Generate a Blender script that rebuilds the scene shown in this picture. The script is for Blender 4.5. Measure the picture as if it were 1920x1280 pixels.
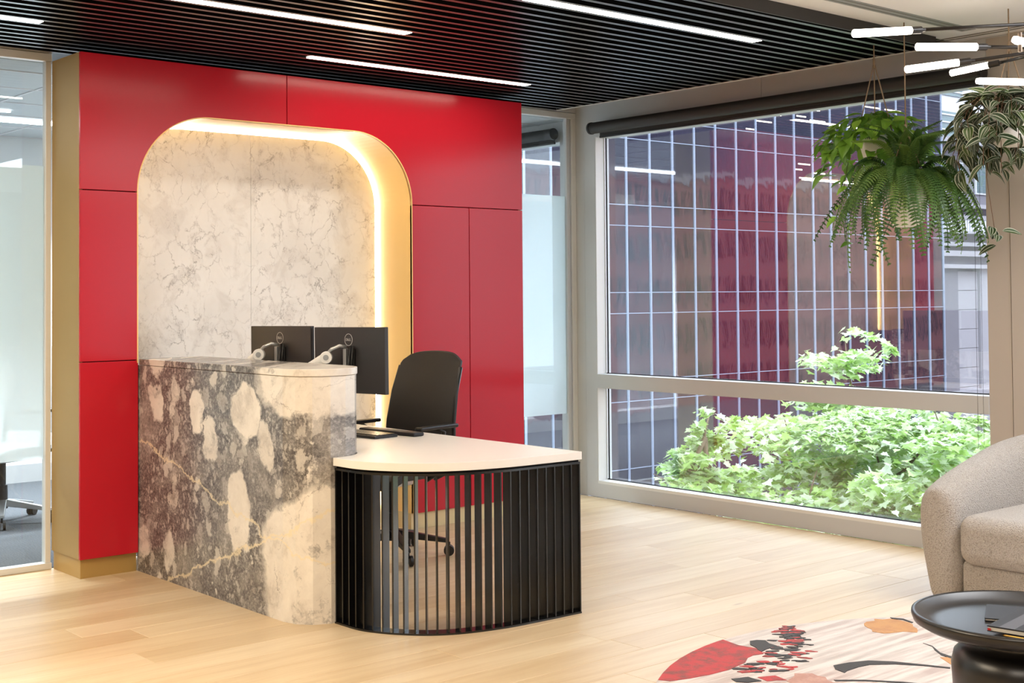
import bpy, bmesh, math, random
from math import sin, cos, pi, sqrt, atan2, radians as R
from mathutils import Vector, Matrix
random.seed(7)
SC = bpy.context.scene
for o in list(bpy.data.objects): bpy.data.objects.remove(o)
COL = SC.collection

# ---------------------------------------------------------------- camera, world, sun, exposure
TH, RO, PI_, CZ = 0.70753, -0.00817, 0.02751, 1.4266
cam_d = bpy.data.cameras.new('camera'); cam = bpy.data.objects.new('camera', cam_d); COL.objects.link(cam)
cam_d.sensor_width = 36; cam_d.lens = 36*2481.0/1920; cam_d.shift_y = -(640-486.06)/1920; cam_d.clip_end = 500
fw = Vector((sin(TH)*cos(PI_), cos(TH)*cos(PI_), sin(PI_))); up = Vector((-sin(TH)*sin(PI_), -cos(TH)*sin(PI_), cos(PI_))); rt = Vector((cos(TH), -sin(TH), 0))
cx = rt*cos(RO)+up*sin(RO); cy = up*cos(RO)-rt*sin(RO)
m = Matrix.Identity(4)
for i in range(3): m[i][0], m[i][1], m[i][2] = cx[i], cy[i], -fw[i]
m[2][3] = CZ
cam.matrix_world = m
SC.camera = cam
vs = SC.view_settings; vs.view_transform = 'Standard'; vs.look = 'None'; vs.gamma = 1; vs.exposure = 0.50; vs.use_curve_mapping = False

W = bpy.data.worlds.new('world'); SC.world = W; W.use_nodes = True
bg = W.node_tree.nodes['Background']; bg.inputs[0].default_value = (0.80, 0.90, 1.0, 1); bg.inputs[1].default_value = 4.3

def area(name, loc, sx, sy, power, col, rot=(0, 0, 0)):
    l = bpy.data.lights.new(name, 'AREA'); l.shape = 'RECTANGLE'; l.size = sx; l.size_y = sy; l.energy = power; l.color = col
    if 'meeting' in name: l.spread = R(116)
    o = bpy.data.objects.new(name, l); o.location = loc; o.rotation_euler = rot; COL.objects.link(o); return o
# added fill lights, out of view; then the meeting room's own ceiling lights
area('ceiling_fill', (5.4, 1.3, 2.78), 1.5, 1.8, 75, (.96, .97, 1))
area('ceiling_fill', (0.2, 0.6, 2.78), 2.4, 1.6, 65, (1, .90, .78))
area('ceiling_fill', (0.4, 4.2, 2.70), 1.6, 2.0, 105, (1, .84, .62))
area('meeting_room_lamp', (3.25, 9.34, 2.678), 5.3, 0.12, 290, (.93, .97, 1))
area('meeting_room_lamp', (2.2, 8.915, 2.682), 2.0, 0.03, 25, (.93, .97, 1))

# ---------------------------------------------------------------- materials
def lin(c):
    return tuple(((x/255)/12.92 if x/255 <= .04045 else ((x/255+.055)/1.055)**2.4) for x in c)
MATS = {}
class NT:
    def __init__(s, name):
        s.m = bpy.data.materials.new(name); s.m.use_nodes = True; s.t = s.m.node_tree; s.n = s.t.nodes
        s.b = s.n['Principled BSDF']; s.out = s.n['Material Output']
    def new(s, typ, **k):
        x = s.n.new(typ)
        for a, b in k.items(): setattr(x, a, b)
        return x
    def link(s, a, b): s.t.links.new(a, b)
    def set(s, node, **k):
        for a, b in k.items():
            node.inputs[a.replace('_', ' ')].default_value = b
    def ramp(s, src, stops, interp='LINEAR'):
        r = s.new('ShaderNodeValToRGB'); r.color_ramp.interpolation = interp
        e = r.color_ramp.elements
        while len(e) < len(stops): e.new(0.5)
        for i, (p, c) in enumerate(stops):
            e[i].position = p; e[i].color = (c, c, c, 1) if isinstance(c, (int, float)) else (*c, 1)
        s.link(src, r.inputs[0]); return r.outputs[0]
    def mix(s, f, a, b, mode='MIX'):
        x = s.new('ShaderNodeMix', data_type='RGBA', blend_type=mode)
        for sock, v in ((x.inputs[0], f), (x.inputs[6], a), (x.inputs[7], b)):
            if isinstance(v, (int, float)): sock.default_value = v if sock.type == 'VALUE' else (v, v, v, 1)
            elif isinstance(v, tuple): sock.default_value = (*v, 1)
            else: s.link(v, sock)
        return x.outputs[2]
    def math(s, op, a, b=None, c=None, clamp=False):
        x = s.new('ShaderNodeMath', operation=op, use_clamp=clamp)
        for i, v in enumerate((a, b, c)):
            if v is None: continue
            if isinstance(v, (int, float)): x.inputs[i].default_value = v
            else: s.link(v, x.inputs[i])
        return x.outputs[0]
    def coords(s, scale=(1, 1, 1), loc=(0, 0, 0), kind='Object'):
        tc = s.new('ShaderNodeTexCoord'); mp = s.new('ShaderNodeMapping')
        mp.inputs['Scale'].default_value = scale; mp.inputs['Location'].default_value = loc
        s.link(tc.outputs[kind], mp.inputs[0]); return mp.outputs[0]
    def noise(s, vec, scale, detail=4, rough=.5, dist=0, out='Fac'):
        x = s.new('ShaderNodeTexNoise'); x.inputs['Scale'].default_value = scale; x.inputs['Detail'].default_value = detail
        x.inputs['Roughness'].default_value = rough; x.inputs['Distortion'].default_value = dist
        if vec is not None: s.link(vec, x.inputs['Vector'])
        return x.outputs[out]
    def vor(s, vec, scale, feature='F1', rnd=1.0, out='Distance'):
        x = s.new('ShaderNodeTexVoronoi', feature=feature); x.inputs['Scale'].default_value = scale; x.inputs['Randomness'].default_value = rnd
        s.link(vec, x.inputs['Vector']); return x.outputs[out]
    def bump(s, h, strength=.3, dist=.01):
        x = s.new('ShaderNodeBump'); x.inputs['Strength'].default_value = strength; x.inputs['Distance'].default_value = dist
        s.link(h, x.inputs['Height']); s.link(x.outputs[0], s.b.inputs['Normal']); return x
def vadd(t, v, src, k):
    a = t.new('ShaderNodeVectorMath', operation='MULTIPLY_ADD'); t.link(src, a.inputs[0]); a.inputs[1].default_value = (k, k, k); t.link(v, a.inputs[2]); return a.outputs[0]
def plain(name, rgb, rough=.5, metal=0, spec=.5, coat=0, ior=None, raw=False, noise=0.0, nscale=30, bump=0):
    t = NT(name); c = rgb if raw else lin(rgb)
    t.set(t.b, Base_Color=(*c, 1), Roughness=rough, Metallic=metal)
    t.b.inputs['Specular IOR Level'].default_value = spec
    if coat: t.b.inputs['Coat Weight'].default_value = coat; t.b.inputs['Coat Roughness'].default_value = .06
    if ior: t.b.inputs['IOR'].default_value = ior
    v = t.coords(); n = t.noise(v, nscale, 3)
    if noise:
        t.link(t.mix(n, tuple(x*(1-noise) for x in c), tuple(min(1, x*(1+noise)) for x in c)), t.b.inputs['Base Color'])
    if bump: t.bump(n, bump, .002)
    MATS[name] = t.m; return t.m
def emit(name, rgb, strength):
    t = NT(name); e = t.new('ShaderNodeEmission'); e.inputs[0].default_value = (*rgb, 1); e.inputs[1].default_value = strength
    t.link(e.outputs[0], t.out.inputs[0]); MATS[name] = t.m
def glass(name, tint, refl, rough=0.0, film=None):
    t = NT(name); tr = t.new('ShaderNodeBsdfTransparent'); tr.inputs[0].default_value = (*tint, 1)
    g = t.new('ShaderNodeBsdfGlossy'); g.inputs['Roughness'].default_value = rough; g.inputs['Color'].default_value = (.95, .97, 1, 1)
    lw = t.new('ShaderNodeLayerWeight'); lw.inputs[0].default_value = .5
    f = t.math('MULTIPLY_ADD', t.math('POWER', lw.outputs['Facing'], 5.0), 1-refl, refl, clamp=True)
    mx = t.new('ShaderNodeMixShader'); t.link(f, mx.inputs[0]); t.link(tr.outputs[0], mx.inputs[1]); t.link(g.outputs[0], mx.inputs[2])
    t.link(mx.outputs[0], t.out.inputs[0]); MATS[name] = t.m

plain('red', (0,0,0), .20, spec=.24, coat=.0, noise=0); MATS['red'].node_tree.nodes['Principled BSDF'].inputs['Base Color'].default_value = (.50, .013, .026, 1)
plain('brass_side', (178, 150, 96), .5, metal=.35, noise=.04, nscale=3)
plain('brass_reveal', (250, 212, 136), .42, metal=.1, noise=.02, nscale=3)
plain('brass_lit', (222, 204, 156), .45, metal=.1, noise=.03, nscale=3)  # same brass as the left side, its brighter light put into the colour
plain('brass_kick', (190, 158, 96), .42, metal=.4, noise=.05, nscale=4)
plain('black_slat', (7, 7, 7), .30, spec=1.0, ior=2.3)
plain('matt_black', (5, 5, 5), .9, spec=.1)
plain('black_back', (9, 9, 9), .8)
plain('fascia', (50, 48, 47), .5, spec=.4)
plain('white_ceiling', (240, 241, 244), .8, noise=.01)
plain('grey_line', (120, 118, 116), .6)
plain('wall_grey', (100, 98, 97), .7, noise=.01)  # unseen walls, kept dark to cut their reflection in the red panels
plain('alu', (198, 199, 200), .55, metal=.25, noise=.03, nscale=2)
plain('alu_light', (222, 222, 220), .45, metal=.25)
plain('gasket', (20, 22, 26), .5)
plain('taupe', (188, 178, 168), .5, metal=.1, noise=.02, nscale=2)
plain('blind', (46, 44, 43), .6, noise=.05, nscale=200, bump=.05)
plain('black_metal', (7, 7, 8), .26, spec=.7)
plain('satin_black', (26, 24, 24), .32, spec=.6)
plain('desk_white', (238, 232, 224), .35, noise=.01)
plain('monitor_black', (44, 41, 41), .42, spec=.5)
plain('plastic_black', (20, 19, 19), .4)
plain('arm_white', (228, 226, 222), .3)
plain('silver', (190, 190, 190), .3, metal=.8)
plain('chair_black', (34, 31, 30), .5, noise=.1, nscale=60, bump=.1)
plain('rope', (150, 128, 104), .9, noise=.25, nscale=300, bump=.4)
plain('pot_white', (238, 235, 230), .5, noise=.03, nscale=12)
plain('soil', (60, 42, 30), .9, noise=.3)
plain('rod_dark', (34, 30, 28), .35, metal=.2)
plain('rod_bronze', (120, 106, 94), .4, metal=.6)
plain('book_black', (30, 31, 36), .5, noise=.08, nscale=80)
plain('book_stripe', (86, 86, 92), .5)
plain('paper', (214, 208, 196), .8)
plain('gold', (190, 150, 80), .3, metal=.8)
plain('red_mark', (190, 40, 40), .5)
plain('logo_grey', (200, 198, 196), .4)
plain('room_wall', (212, 218, 222), .7)
plain('room_ceiling', (190, 195, 198), .8, noise=.03, nscale=120)
plain('office_grey', (150, 152, 154), .5)
plain('asphalt', (120, 122, 122), .9, noise=.2, nscale=2)
plain('mullion', (150, 158, 178), .5)
plain('stone_grey', (128, 124, 132), .8, noise=.06, nscale=1.2)
plain('stone_light', (170, 166, 172), .8, noise=.03, nscale=1.2)
plain('stone_white', (214, 214, 218), .8)
plain('night_glass', (44, 52, 84), .2, spec=.6)
plain('brick_brown', (170, 104, 100), .9, noise=.2, nscale=.8)
plain('far_window', (90, 112, 116), .2, spec=.8)
plain('bark', (120, 100, 84), .9, noise=.25, nscale=12)
plain('stem_green', (96, 112, 56), .6)
plain('stem_brown', (104, 74, 52), .7)
emit('led', (1, .90, .76), 21); emit('led_niche', (1, .96, .90), 23); emit('tube_lamp', (1, .88, .74), 9); emit('lamp_white', (.95, .98, 1), 7)
emit('far_lamp', (1, .92, .75), 4)
glass('window_glass', (.96, .97, .98), .12)
glass('clear_glass', (.95, .98, .98), .03)
def facade_glass():
    t = NT('facade_glass'); v = t.coords((.35, .35, .12), kind='Object'); oi = t.new('ShaderNodeObjectInfo')
    t.set(t.b, Roughness=.03, Metallic=.0, IOR=2.0); t.b.inputs['Specular IOR Level'].default_value = .5
    c = t.ramp(oi.outputs['Random'], [(0, lin((34, 28, 42))), (1, lin((46, 38, 54)))])
    t.link(c, t.b.inputs['Base Color']); n = t.noise(v, 2.6, 2, .5, 1.0); t.bump(n, .16, .05); MATS['facade_glass'] = t.m
facade_glass()
def film():
    t = NT('frost_film'); ge = t.new('ShaderNodeNewGeometry'); sp = t.new('ShaderNodeSeparateXYZ'); t.link(ge.outputs['Position'], sp.inputs[0])
    tl = t.new('ShaderNodeBsdfTranslucent'); tl.inputs[0].default_value = (.94, .98, 1.0, 1)
    df = t.new('ShaderNodeBsdfDiffuse'); df.inputs[0].default_value = (.82, .9, .92, 1)
    m1 = t.new('ShaderNodeMixShader'); m1.inputs[0].default_value = .42; t.link(tl.outputs[0], m1.inputs[1]); t.link(df.outputs[0], m1.inputs[2])
    tr = t.new('ShaderNodeBsdfRefraction'); tr.inputs['Roughness'].default_value = .35; tr.inputs['IOR'].default_value = 1.02
    # the film's printed dots thin out towards its lower edge
    f = t.math('MULTIPLY_ADD', sp.outputs[2], 1.25, -.62, clamp=True); f2 = t.math('MULTIPLY_ADD', f, .42, .5)
    m2 = t.new('ShaderNodeMixShader'); t.link(f2, m2.inputs[0]); t.link(tr.outputs[0], m2.inputs[1]); t.link(m1.outputs[0], m2.inputs[2])
    t.link(m2.outputs[0], t.out.inputs[0]); MATS['frost_film'] = t.m
film()
def wood():
    t = NT('oak'); v = t.coords((1, 1, 1)); oi = t.new('ShaderNodeObjectInfo')
    cb = t.new('ShaderNodeCombineXYZ'); t.link(t.math('MULTIPLY', oi.outputs['Random'], 37.0), cb.inputs[0]); t.link(t.math('MULTIPLY', oi.outputs['Random'], 91.0), cb.inputs[1])
    a = t.new('ShaderNodeVectorMath', operation='ADD'); t.link(v, a.inputs[0]); t.link(cb.outputs[0], a.inputs[1])
    def sc(x, y, z):
        mp = t.new('ShaderNodeMapping'); mp.inputs['Scale'].default_value = (x, y, z); t.link(a.outputs[0], mp.inputs[0]); return mp.outputs[0]
    g1 = t.noise(sc(.7, 9, 1), 1.6, 5, .6, .6); g2 = t.noise(sc(2.5, 90, 1), 1.5, 4, .6)
    base = t.ramp(oi.outputs['Random'], [(0, lin((207, 184, 148))), (.5, lin((215, 193, 158))), (1, lin((222, 203, 171)))])
    c = t.mix(t.ramp(g1, [(.32, 0), (.72, 1)]), t.mix(1, base, (.84, .77, .69), 'MULTIPLY'), base)
    c = t.mix(t.math('MULTIPLY', t.ramp(g2, [(.35, 1), (.65, 0)]), .22), c, t.mix(1, c, (.80, .72, .64), 'MULTIPLY'))
    kn = t.vor(sc(.55, 2.4, 1), 1.3); kd = t.noise(sc(3, 14, 1), 2, 3)
    k = t.ramp(t.math('MULTIPLY_ADD', kd, .05, kn), [(.045, 1), (.075, 0)])
    c = t.mix(t.math('MULTIPLY', k, .75), c, lin((118, 84, 58)))
    t.link(c, t.b.inputs['Base Color']); t.set(t.b, Roughness=.36); t.b.inputs['Specular IOR Level'].default_value = .42
    t.bump(g2, .06, .002); MATS['oak'] = t.m
wood()
def marble_white():
    t = NT('white_marble'); v = t.coords((1, 1, .8))
    n = t.noise(v, 3.2, 5, .6, 0, 'Color'); w = vadd(t, v, n, .28)
    d = t.noise(v, 11, 5, .7, 0, 'Color'); w2 = vadd(t, w, d, .10)
    e1 = t.vor(w2, 9, 'DISTANCE_TO_EDGE'); e2 = t.vor(w2, 26, 'DISTANCE_TO_EDGE')
    l1 = t.ramp(e1, [(0, 1), (.012, .5), (.045, 0)]); l2 = t.ramp(e2, [(0, 1), (.03, .5), (.09, 0)])
    mask = t.ramp(t.noise(v, 4.2, 4, .6, .6), [(.40, .05), (.58, 1)]); mask2 = t.ramp(t.noise(v, 6.5, 4, .6, 1), [(.50, 0), (.62, 1)])
    f = t.math('MAXIMUM', t.math('MULTIPLY', l1, mask), t.math('MULTIPLY', t.math('MULTIPLY', l2, mask2), mask))
    f = t.math('MULTIPLY', f, t.ramp(t.noise(v, 26, 3, .6), [(.36, .1), (.6, 1)]))
    cl = t.ramp(t.noise(w, 2.5, 5, .6), [(.3, lin((236, 234, 231))), (.6, lin((248, 247, 245)))])
    cl = t.mix(t.math('MULTIPLY', mask2, .22), cl, lin((196, 188, 180)))
    t.link(t.mix(t.math('MULTIPLY', f, .8), cl, lin((112, 104, 100))), t.b.inputs['Base Color']); t.set(t.b, Roughness=.28); MATS['white_marble'] = t.m
marble_white()
def marble_dark():
    t = NT('grey_marble'); v = t.coords()
    sp = t.new('ShaderNodeSeparateXYZ'); t.link(v, sp.inputs[0])
    # slab coordinate: u runs along the counter (world y), w is height
    cb = t.new('ShaderNodeCombineXYZ'); t.link(t.math('MULTIPLY_ADD', sp.outputs[0], -.8, sp.outputs[1]), cb.inputs[0]); t.link(sp.outputs[2], cb.inputs[1]); t.link(t.math('MULTIPLY', sp.outputs[0], .3), cb.inputs[2])
    p = cb.outputs[0]
    n1 = t.noise(p, 3.5, 6, .62, 0, 'Color'); pw = vadd(t, p, n1, .26)
    n2 = t.noise(p, 13, 6, .72, 0, 'Color'); pw2 = vadd(t, pw, n2, .075)
    def vscale(vec, s):
        mp = t.new('ShaderNodeMapping'); mp.inputs['Scale'].default_value = s; t.link(vec, mp.inputs[0]); return mp.outputs[0]
    def clast(scale, lo, hi, s=(1, .62, 1), thr=.5):
        q = vscale(pw2, s)
        dist = t.vor(q, scale, 'F1', 1.0); col = t.vor(q, scale, 'F1', 1.0, 'Color')
        sx = t.new('ShaderNodeSeparateColor'); t.link(col, sx.inputs[0])
        blob = t.ramp(dist, [(lo, 1), (hi, 0)])
        return t.math('MULTIPLY', blob, t.math('GREATER_THAN', sx.outputs[0], thr)), sx.outputs[1]
    b1, c1 = clast(5.8, .38, .45, thr=.46); b2, c2 = clast(12, .36, .45, thr=.48); b3, c3 = clast(32, .28, .44, thr=.42)
    mot = t.ramp(t.noise(pw2, 11, 6, .72), [(.36, .45), (.52, 1)])
    b1 = t.math('MULTIPLY', b1, mot); b2 = t.math('MULTIPLY', b2, t.math('MULTIPLY_ADD', c2, .6, .4))
    haze = t.math('MULTIPLY', t.ramp(t.noise(pw, 3.2, 5, .65), [(.50, 0), (.70, 1)]), .34)
    # large pale fields: one low at the rounded end, one along the top near the end
    def blob(cu, cw, ru, rw):
        a = t.new('ShaderNodeVectorMath', operation='SUBTRACT'); t.link(pw, a.inputs[0]); a.inputs[1].default_value = (cu+.13, cw+.13, .0)
        mp = t.new('ShaderNodeMapping'); mp.inputs['Scale'].default_value = (1/ru, 1/rw, 0); t.link(a.outputs[0], mp.inputs[0])
        l = t.new('ShaderNodeVectorMath', operation='LENGTH'); t.link(mp.outputs[0], l.inputs[0])
        return t.ramp(l.outputs['Value'], [(.82, 1), (.93, 0)])
    big = t.math('MAXIMUM', blob(2.48, .22, .46, .44), t.math('MAXIMUM', blob(2.50, 1.06, .46, .20), blob(3.50, .88, .09, .15)))
    big = t.math('MAXIMUM', big, t.math('MAXIMUM', blob(3.02, .92, .16, .14), blob(3.1, .42, .13, .2)))
    big = t.math('MULTIPLY', big, t.ramp(t.noise(pw, 9, 5, .7), [(.30, .3), (.42, 1)]))
    f = t.math('MAXIMUM', t.math('MAXIMUM', big, haze), t.math('MAXIMUM', t.math('MULTIPLY', b1, .88), t.math('MAXIMUM', t.math('MULTIPLY', b2, .72), t.math('MULTIPLY', b3, .42))))
    fine = t.noise(p, 70, 6, .75); fine2 = t.noise(p, 12, 6, .7)
    dark = t.ramp(fine, [(.34, lin((82, 79, 79))), (.5, lin((118, 113, 111))), (.66, lin((172, 166, 160)))])
    dark = t.mix(t.ramp(fine2, [(.38, .75), (.6, 0)]), dark, t.mix(1, dark, (.46, .44, .44), 'MULTIPLY'))
    light = t.ramp(t.noise(pw, 5, 6, .7), [(.28, lin((176, 166, 156))), (.45, lin((220, 212, 202))), (.7, lin((236, 229, 219)))])
    ed = t.vor(pw2, 3.6, 'DISTANCE_TO_EDGE'); crack = t.math('MULTIPLY', t.ramp(ed, [(0, 1), (.012, 0)]), t.ramp(t.noise(p, 4, 3), [(.45, 0), (.6, 1)]))
    light = t.mix(t.math('MULTIPLY', crack, .8), light, lin((120, 108, 100)))
    c = t.mix(f, dark, light)
    # cream calcite veins crossing the slab
    for k, (ang, off, wd) in enumerate(((.34, 1.42, .0045), (-.25, -.28, .0035))):
        s = vadd(t, p, t.noise(p, 5+k, 6, .7, 0, 'Color'), .17)
        q = t.new('ShaderNodeSeparateXYZ'); t.link(s, q.inputs[0])
        e = t.math('ABSOLUTE', t.math('SUBTRACT', t.math('MULTIPLY_ADD', q.outputs[0], ang, q.outputs[1]), off))
        vn = t.ramp(e, [(0, 1), (wd, .9), (wd*2, 0)])
        c = t.mix(t.math('MULTIPLY', vn, .75), c, lin((232, 216, 182)))
    t.link(c, t.b.inputs['Base Color']); t.set(t.b, Roughness=.22); MATS['grey_marble'] = t.m
marble_dark()
def carpet():
    t = NT('carpet'); v = t.coords(); a = t.noise(v, 260, 3, .7); w = t.new('ShaderNodeTexWave'); w.inputs['Scale'].default_value = 18; w.inputs['Distortion'].default_value = 6; t.link(v, w.inputs[0])
    c = t.mix(t.math('MULTIPLY_ADD', a, .6, t.math('MULTIPLY', w.outputs['Fac'], .3)), lin((24, 27, 31)), lin((74, 79, 86)))
    t.link(c, t.b.inputs['Base Color']); t.set(t.b, Roughness=.95); t.bump(a, .5, .004); MATS['carpet'] = t.m
carpet()
def boucle():
    t = NT('boucle'); v = t.coords(); n = t.noise(v, 40, 3, .6, 0, 'Color'); w = vadd(t, v, n, .02)
    d = t.vor(w, 210); h = t.math('SUBTRACT', 1, t.math('MULTIPLY', d, 1.0)); big = t.noise(v, 60, 3)
    c = t.ramp(d, [(.05, lin((206, 199, 191))), (.5, lin((188, 179, 170))), (.9, lin((158, 148, 138)))])
    t.link(c, t.b.inputs['Base Color']); t.set(t.b, Roughness=.95); t.b.inputs['Sheen Weight'].default_value = .3
    t.bump(t.math('MULTIPLY_ADD', big, .5, h), .9, .006); MATS['boucle'] = t.m
boucle()
def rugmat(name, c1, c2, streak=False):
    t = NT(name); v = t.coords(); n = t.noise(v, 350, 2)
    if streak:
        mp = t.new('ShaderNodeMapping'); mp.inputs['Scale'].default_value = (1.2, 16, 1); mp.inputs['Rotation'].default_value = (0, 0, .5); t.link(v, mp.inputs[0])
        f = t.ramp(t.noise(mp.outputs[0], 1.6, 4, .6), [(.42, 0), (.60, 1)])
        a = t.ramp(t.noise(v, 2.2, 3), [(.35, lin((178, 156, 148))), (.5, lin((196, 184, 176))), (.65, lin((180, 168, 160)))])
        c = t.mix(f, a, lin(c2))
    else:
        f = t.ramp(t.noise(v, 14, 6, .75), [(.45, 0), (.6, 1)]); c = t.mix(f, lin(c1), lin(c2))
    t.link(c, t.b.inputs['Base Color']); t.set(t.b, Roughness=.95); t.b.inputs['Sheen Weight'].default_value = .2; t.bump(n, .5, .004); MATS[name] = t.m
rugmat('rug_base', (190, 176, 170), (218, 206, 198), True)
rugmat('rug_red', (186, 28, 32), (128, 46, 40)); rugmat('rug_black', (22, 18, 20), (30, 26, 28)); rugmat('rug_ochre', (196, 142, 84), (184, 128, 76)); rugmat('rug_rose', (176, 128, 112), (190, 146, 130))
def leafmat(name, cols, trans=.4, stripe=None, rough=.4, island=True):
    t = NT(name); ge = t.new('ShaderNodeNewGeometry'); oi = t.new('ShaderNodeObjectInfo')
    r = ge.outputs['Random Per Island'] if island else oi.outputs['Random']
    n = len(cols); c = t.ramp(r, [(i/(n-1), lin(k)) for i, k in enumerate(cols)])
    if stripe:
        tc = t.new('ShaderNodeTexCoord'); sp = t.new('ShaderNodeSeparateXYZ'); t.link(tc.outputs['UV'], sp.inputs[0])
        x = t.math('ABSOLUTE', t.math('SUBTRACT', sp.outputs[0], .5))
        f = t.ramp(x, [(0, .0), (.10, .0), (.14, .75), (.17, .75), (.21, 0), (.42, 0), (.46, .9)])
        c = t.mix(f, c, lin(stripe))
    t.link(c, t.b.inputs['Base Color']); t.set(t.b, Roughness=rough)
    tl = t.new('ShaderNodeBsdfTranslucent'); t.link(c, tl.inputs[0]); mx = t.new('ShaderNodeMixShader'); mx.inputs[0].default_value = trans
    t.link(t.b.outputs[0], mx.inputs[1]); t.link(tl.outputs[0], mx.inputs[2]); t.link(mx.outputs[0], t.out.inputs[0]); MATS[name] = t.m
leafmat('tree_leaf', [(150, 186, 92), (180, 210, 126), (212, 228, 184), (236, 242, 230), (166, 202, 102)], .45)  # near-white tones put the bright highlights into the leaf colour
leafmat('pothos_leaf', [(84, 124, 40), (118, 160, 52), (152, 190, 72)], .4, island=False)
leafmat('fern_leaf', [(62, 96, 48), (86, 122, 56), (120, 150, 72)], .40, island=False)
leafmat('inch_leaf', [(30, 48, 26), (46, 66, 32), (70, 92, 40)], .2, stripe=(206, 208, 186), island=False)

# ---------------------------------------------------------------- mesh helpers
class MB:
    def __init__(s): s.v = []; s.f = []; s.uv = None
    def add(s, vs, fs):
        b = len(s.v); s.v += [tuple(x) for x in vs]; s.f += [tuple(i+b for i in f) for f in fs]; return s
    def box(s, x0, x1, y0, y1, z0, z1):
        return s.add([(x0,y0,z0),(x1,y0,z0),(x1,y1,z0),(x0,y1,z0),(x0,y0,z1),(x1,y0,z1),(x1,y1,z1),(x0,y1,z1)],
                     [(3,2,1,0),(4,5,6,7),(0,1,5,4),(1,2,6,5),(2,3,7,6),(3,0,4,7)])
    def cbox(s, x0, x1, y0, y1, z0, z1, c):   # box with chamfered top edges
        s.add([(x0,y0,z0),(x1,y0,z0),(x1,y1,z0),(x0,y1,z0),(x0,y0,z1-c),(x1,y0,z1-c),(x1,y1,z1-c),(x0,y1,z1-c),(x0+c,y0+c,z1),(x1-c,y0+c,z1),(x1-c,y1-c,z1),(x0+c,y1-c,z1)],
              [(3,2,1,0),(8,9,10,11),(0,1,5,4),(1,2,6,5),(2,3,7,6),(3,0,4,7),(4,5,9,8),(5,6,10,9),(6,7,11,10),(7,4,8,11)]); return s
    def prism(s, poly, z0, z1, axis='z'):
        n = len(poly)
        P = (lambda a, b, c: (a, b, c)) if axis == 'z' else ((lambda a, b, c: (a, c, b)) if axis == 'y' else (lambda a, b, c: (c, a, b)))
        vs = [P(x, y, z0) for x, y in poly]+[P(x, y, z1) for x, y in poly]
        return s.add(vs, [tuple(range(n))[::-1], tuple(range(n, 2*n))]+[(i, (i+1) % n, n+(i+1) % n, n+i) for i in range(n)])
    def tube(s, pts, r, n=8, cap=True):
        pts = [Vector(p) for p in pts]; rings = []
        rr = r if isinstance(r, (list, tuple)) else [r]*len(pts)
        prev = None
        for i, p in enumerate(pts):
            d = (pts[min(i+1, len(pts)-1)]-pts[max(i-1, 0)]).normalized()
            if prev is None: a = d.orthogonal().normalized()
            else:
                a = prev-d*prev.dot(d); a = a.normalized() if a.length > 1e-6 else d.orthogonal().normalized()
            prev = a; b = d.cross(a)
            rings.append([p+(a*cos(2*pi*k/n)+b*sin(2*pi*k/n))*rr[i] for k in range(n)])
        base = len(s.v); s.v += [tuple(x) for rg in rings for x in rg]
        for i in range(len(rings)-1):
            for k in range(n):
                s.f.append((base+i*n+k, base+i*n+(k+1) % n, base+(i+1)*n+(k+1) % n, base+(i+1)*n+k))
        if cap: s.f.append(tuple(base+k for k in range(n))[::-1]); s.f.append(tuple(base+(len(rings)-1)*n+k for k in range(n)))
        return s
    def lathe(s, prof, c=(0, 0, 0), n=32):
        base = len(s.v); m_ = len(prof)
        for k in range(n):
            a = 2*pi*k/n
            for r, z in prof: s.v.append((c[0]+r*cos(a), c[1]+r*sin(a), c[2]+z))
        for k in range(n):
            for i in range(m_-1):
                s.f.append((base+k*m_+i, base+((k+1) % n)*m_+i, base+((k+1) % n)*m_+i+1, base+k*m_+i+1))
        return s
    def xf(s, M):
        s.v = [tuple(M @ Vector(p)) for p in s.v]; return s
    def build(s, name, mat, parent=None, smooth=False, bevel=0, bseg=2, sub=0, auto=None, weld=False):
        me = bpy.data.meshes.new(name); me.from_pydata(s.v, [], s.f)
        if weld:
            b = bmesh.new(); b.from_mesh(me); bmesh.ops.remove_doubles(b, verts=b.verts, dist=1e-5); b.to_mesh(me); b.free()
        b = bmesh.new(); b.from_mesh(me); bmesh.ops.recalc_face_normals(b, faces=b.faces); b.to_mesh(me); b.free()
        me.materials.append(MATS[mat])
        return mk(name, me, parent, smooth, bevel, bseg, sub)
def mk(name, me, parent=None, smooth=False, bevel=0, bseg=2, sub=0):
    o = bpy.data.objects.new(name, me); COL.objects.link(o)
    if smooth or bevel:
        for p in me.polygons: p.use_smooth = True
    if bevel:
        md = o.modifiers.new('bevel', 'BEVEL'); md.width = bevel; md.segments = bseg; md.limit_method = 'ANGLE'; md.angle_limit = R(35); md.harden_normals = True
    if sub:
        md = o.modifiers.new('sub', 'SUBSURF'); md.levels = sub; md.render_levels = sub
    if parent is not None:
        o.parent = parent
        if tuple(parent.location) != (0, 0, 0) or tuple(parent.rotation_euler) != (0, 0, 0):
            pm = Matrix.Translation(parent.location) @ parent.rotation_euler.to_matrix().to_4x4()
            o.matrix_parent_inverse = pm.inverted()
    return o
def link_at(name, me, parent, M):
    o = bpy.data.objects.new(name, me); COL.objects.link(o)
    o.parent = parent
    if parent is not None and tuple(parent.location) != (0, 0, 0):
        o.matrix_parent_inverse = Matrix.Translation(-parent.location)
    o.matrix_basis = M; return o
def tag(o, label, cat, group=None, kind=None):
    if label: o['label'] = label
    if cat: o['category'] = cat
    if group: o['group'] = group
    if kind: o['kind'] = kind
    return o
def thing(name, label, cat, loc=(0, 0, 0), group=None):
    o = bpy.data.objects.new(name, None); COL.objects.link(o); o.location = loc; o.empty_display_size = .1
    return tag(o, label, cat, group)
def struct(o): o['kind'] = 'structure'; return o
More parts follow.
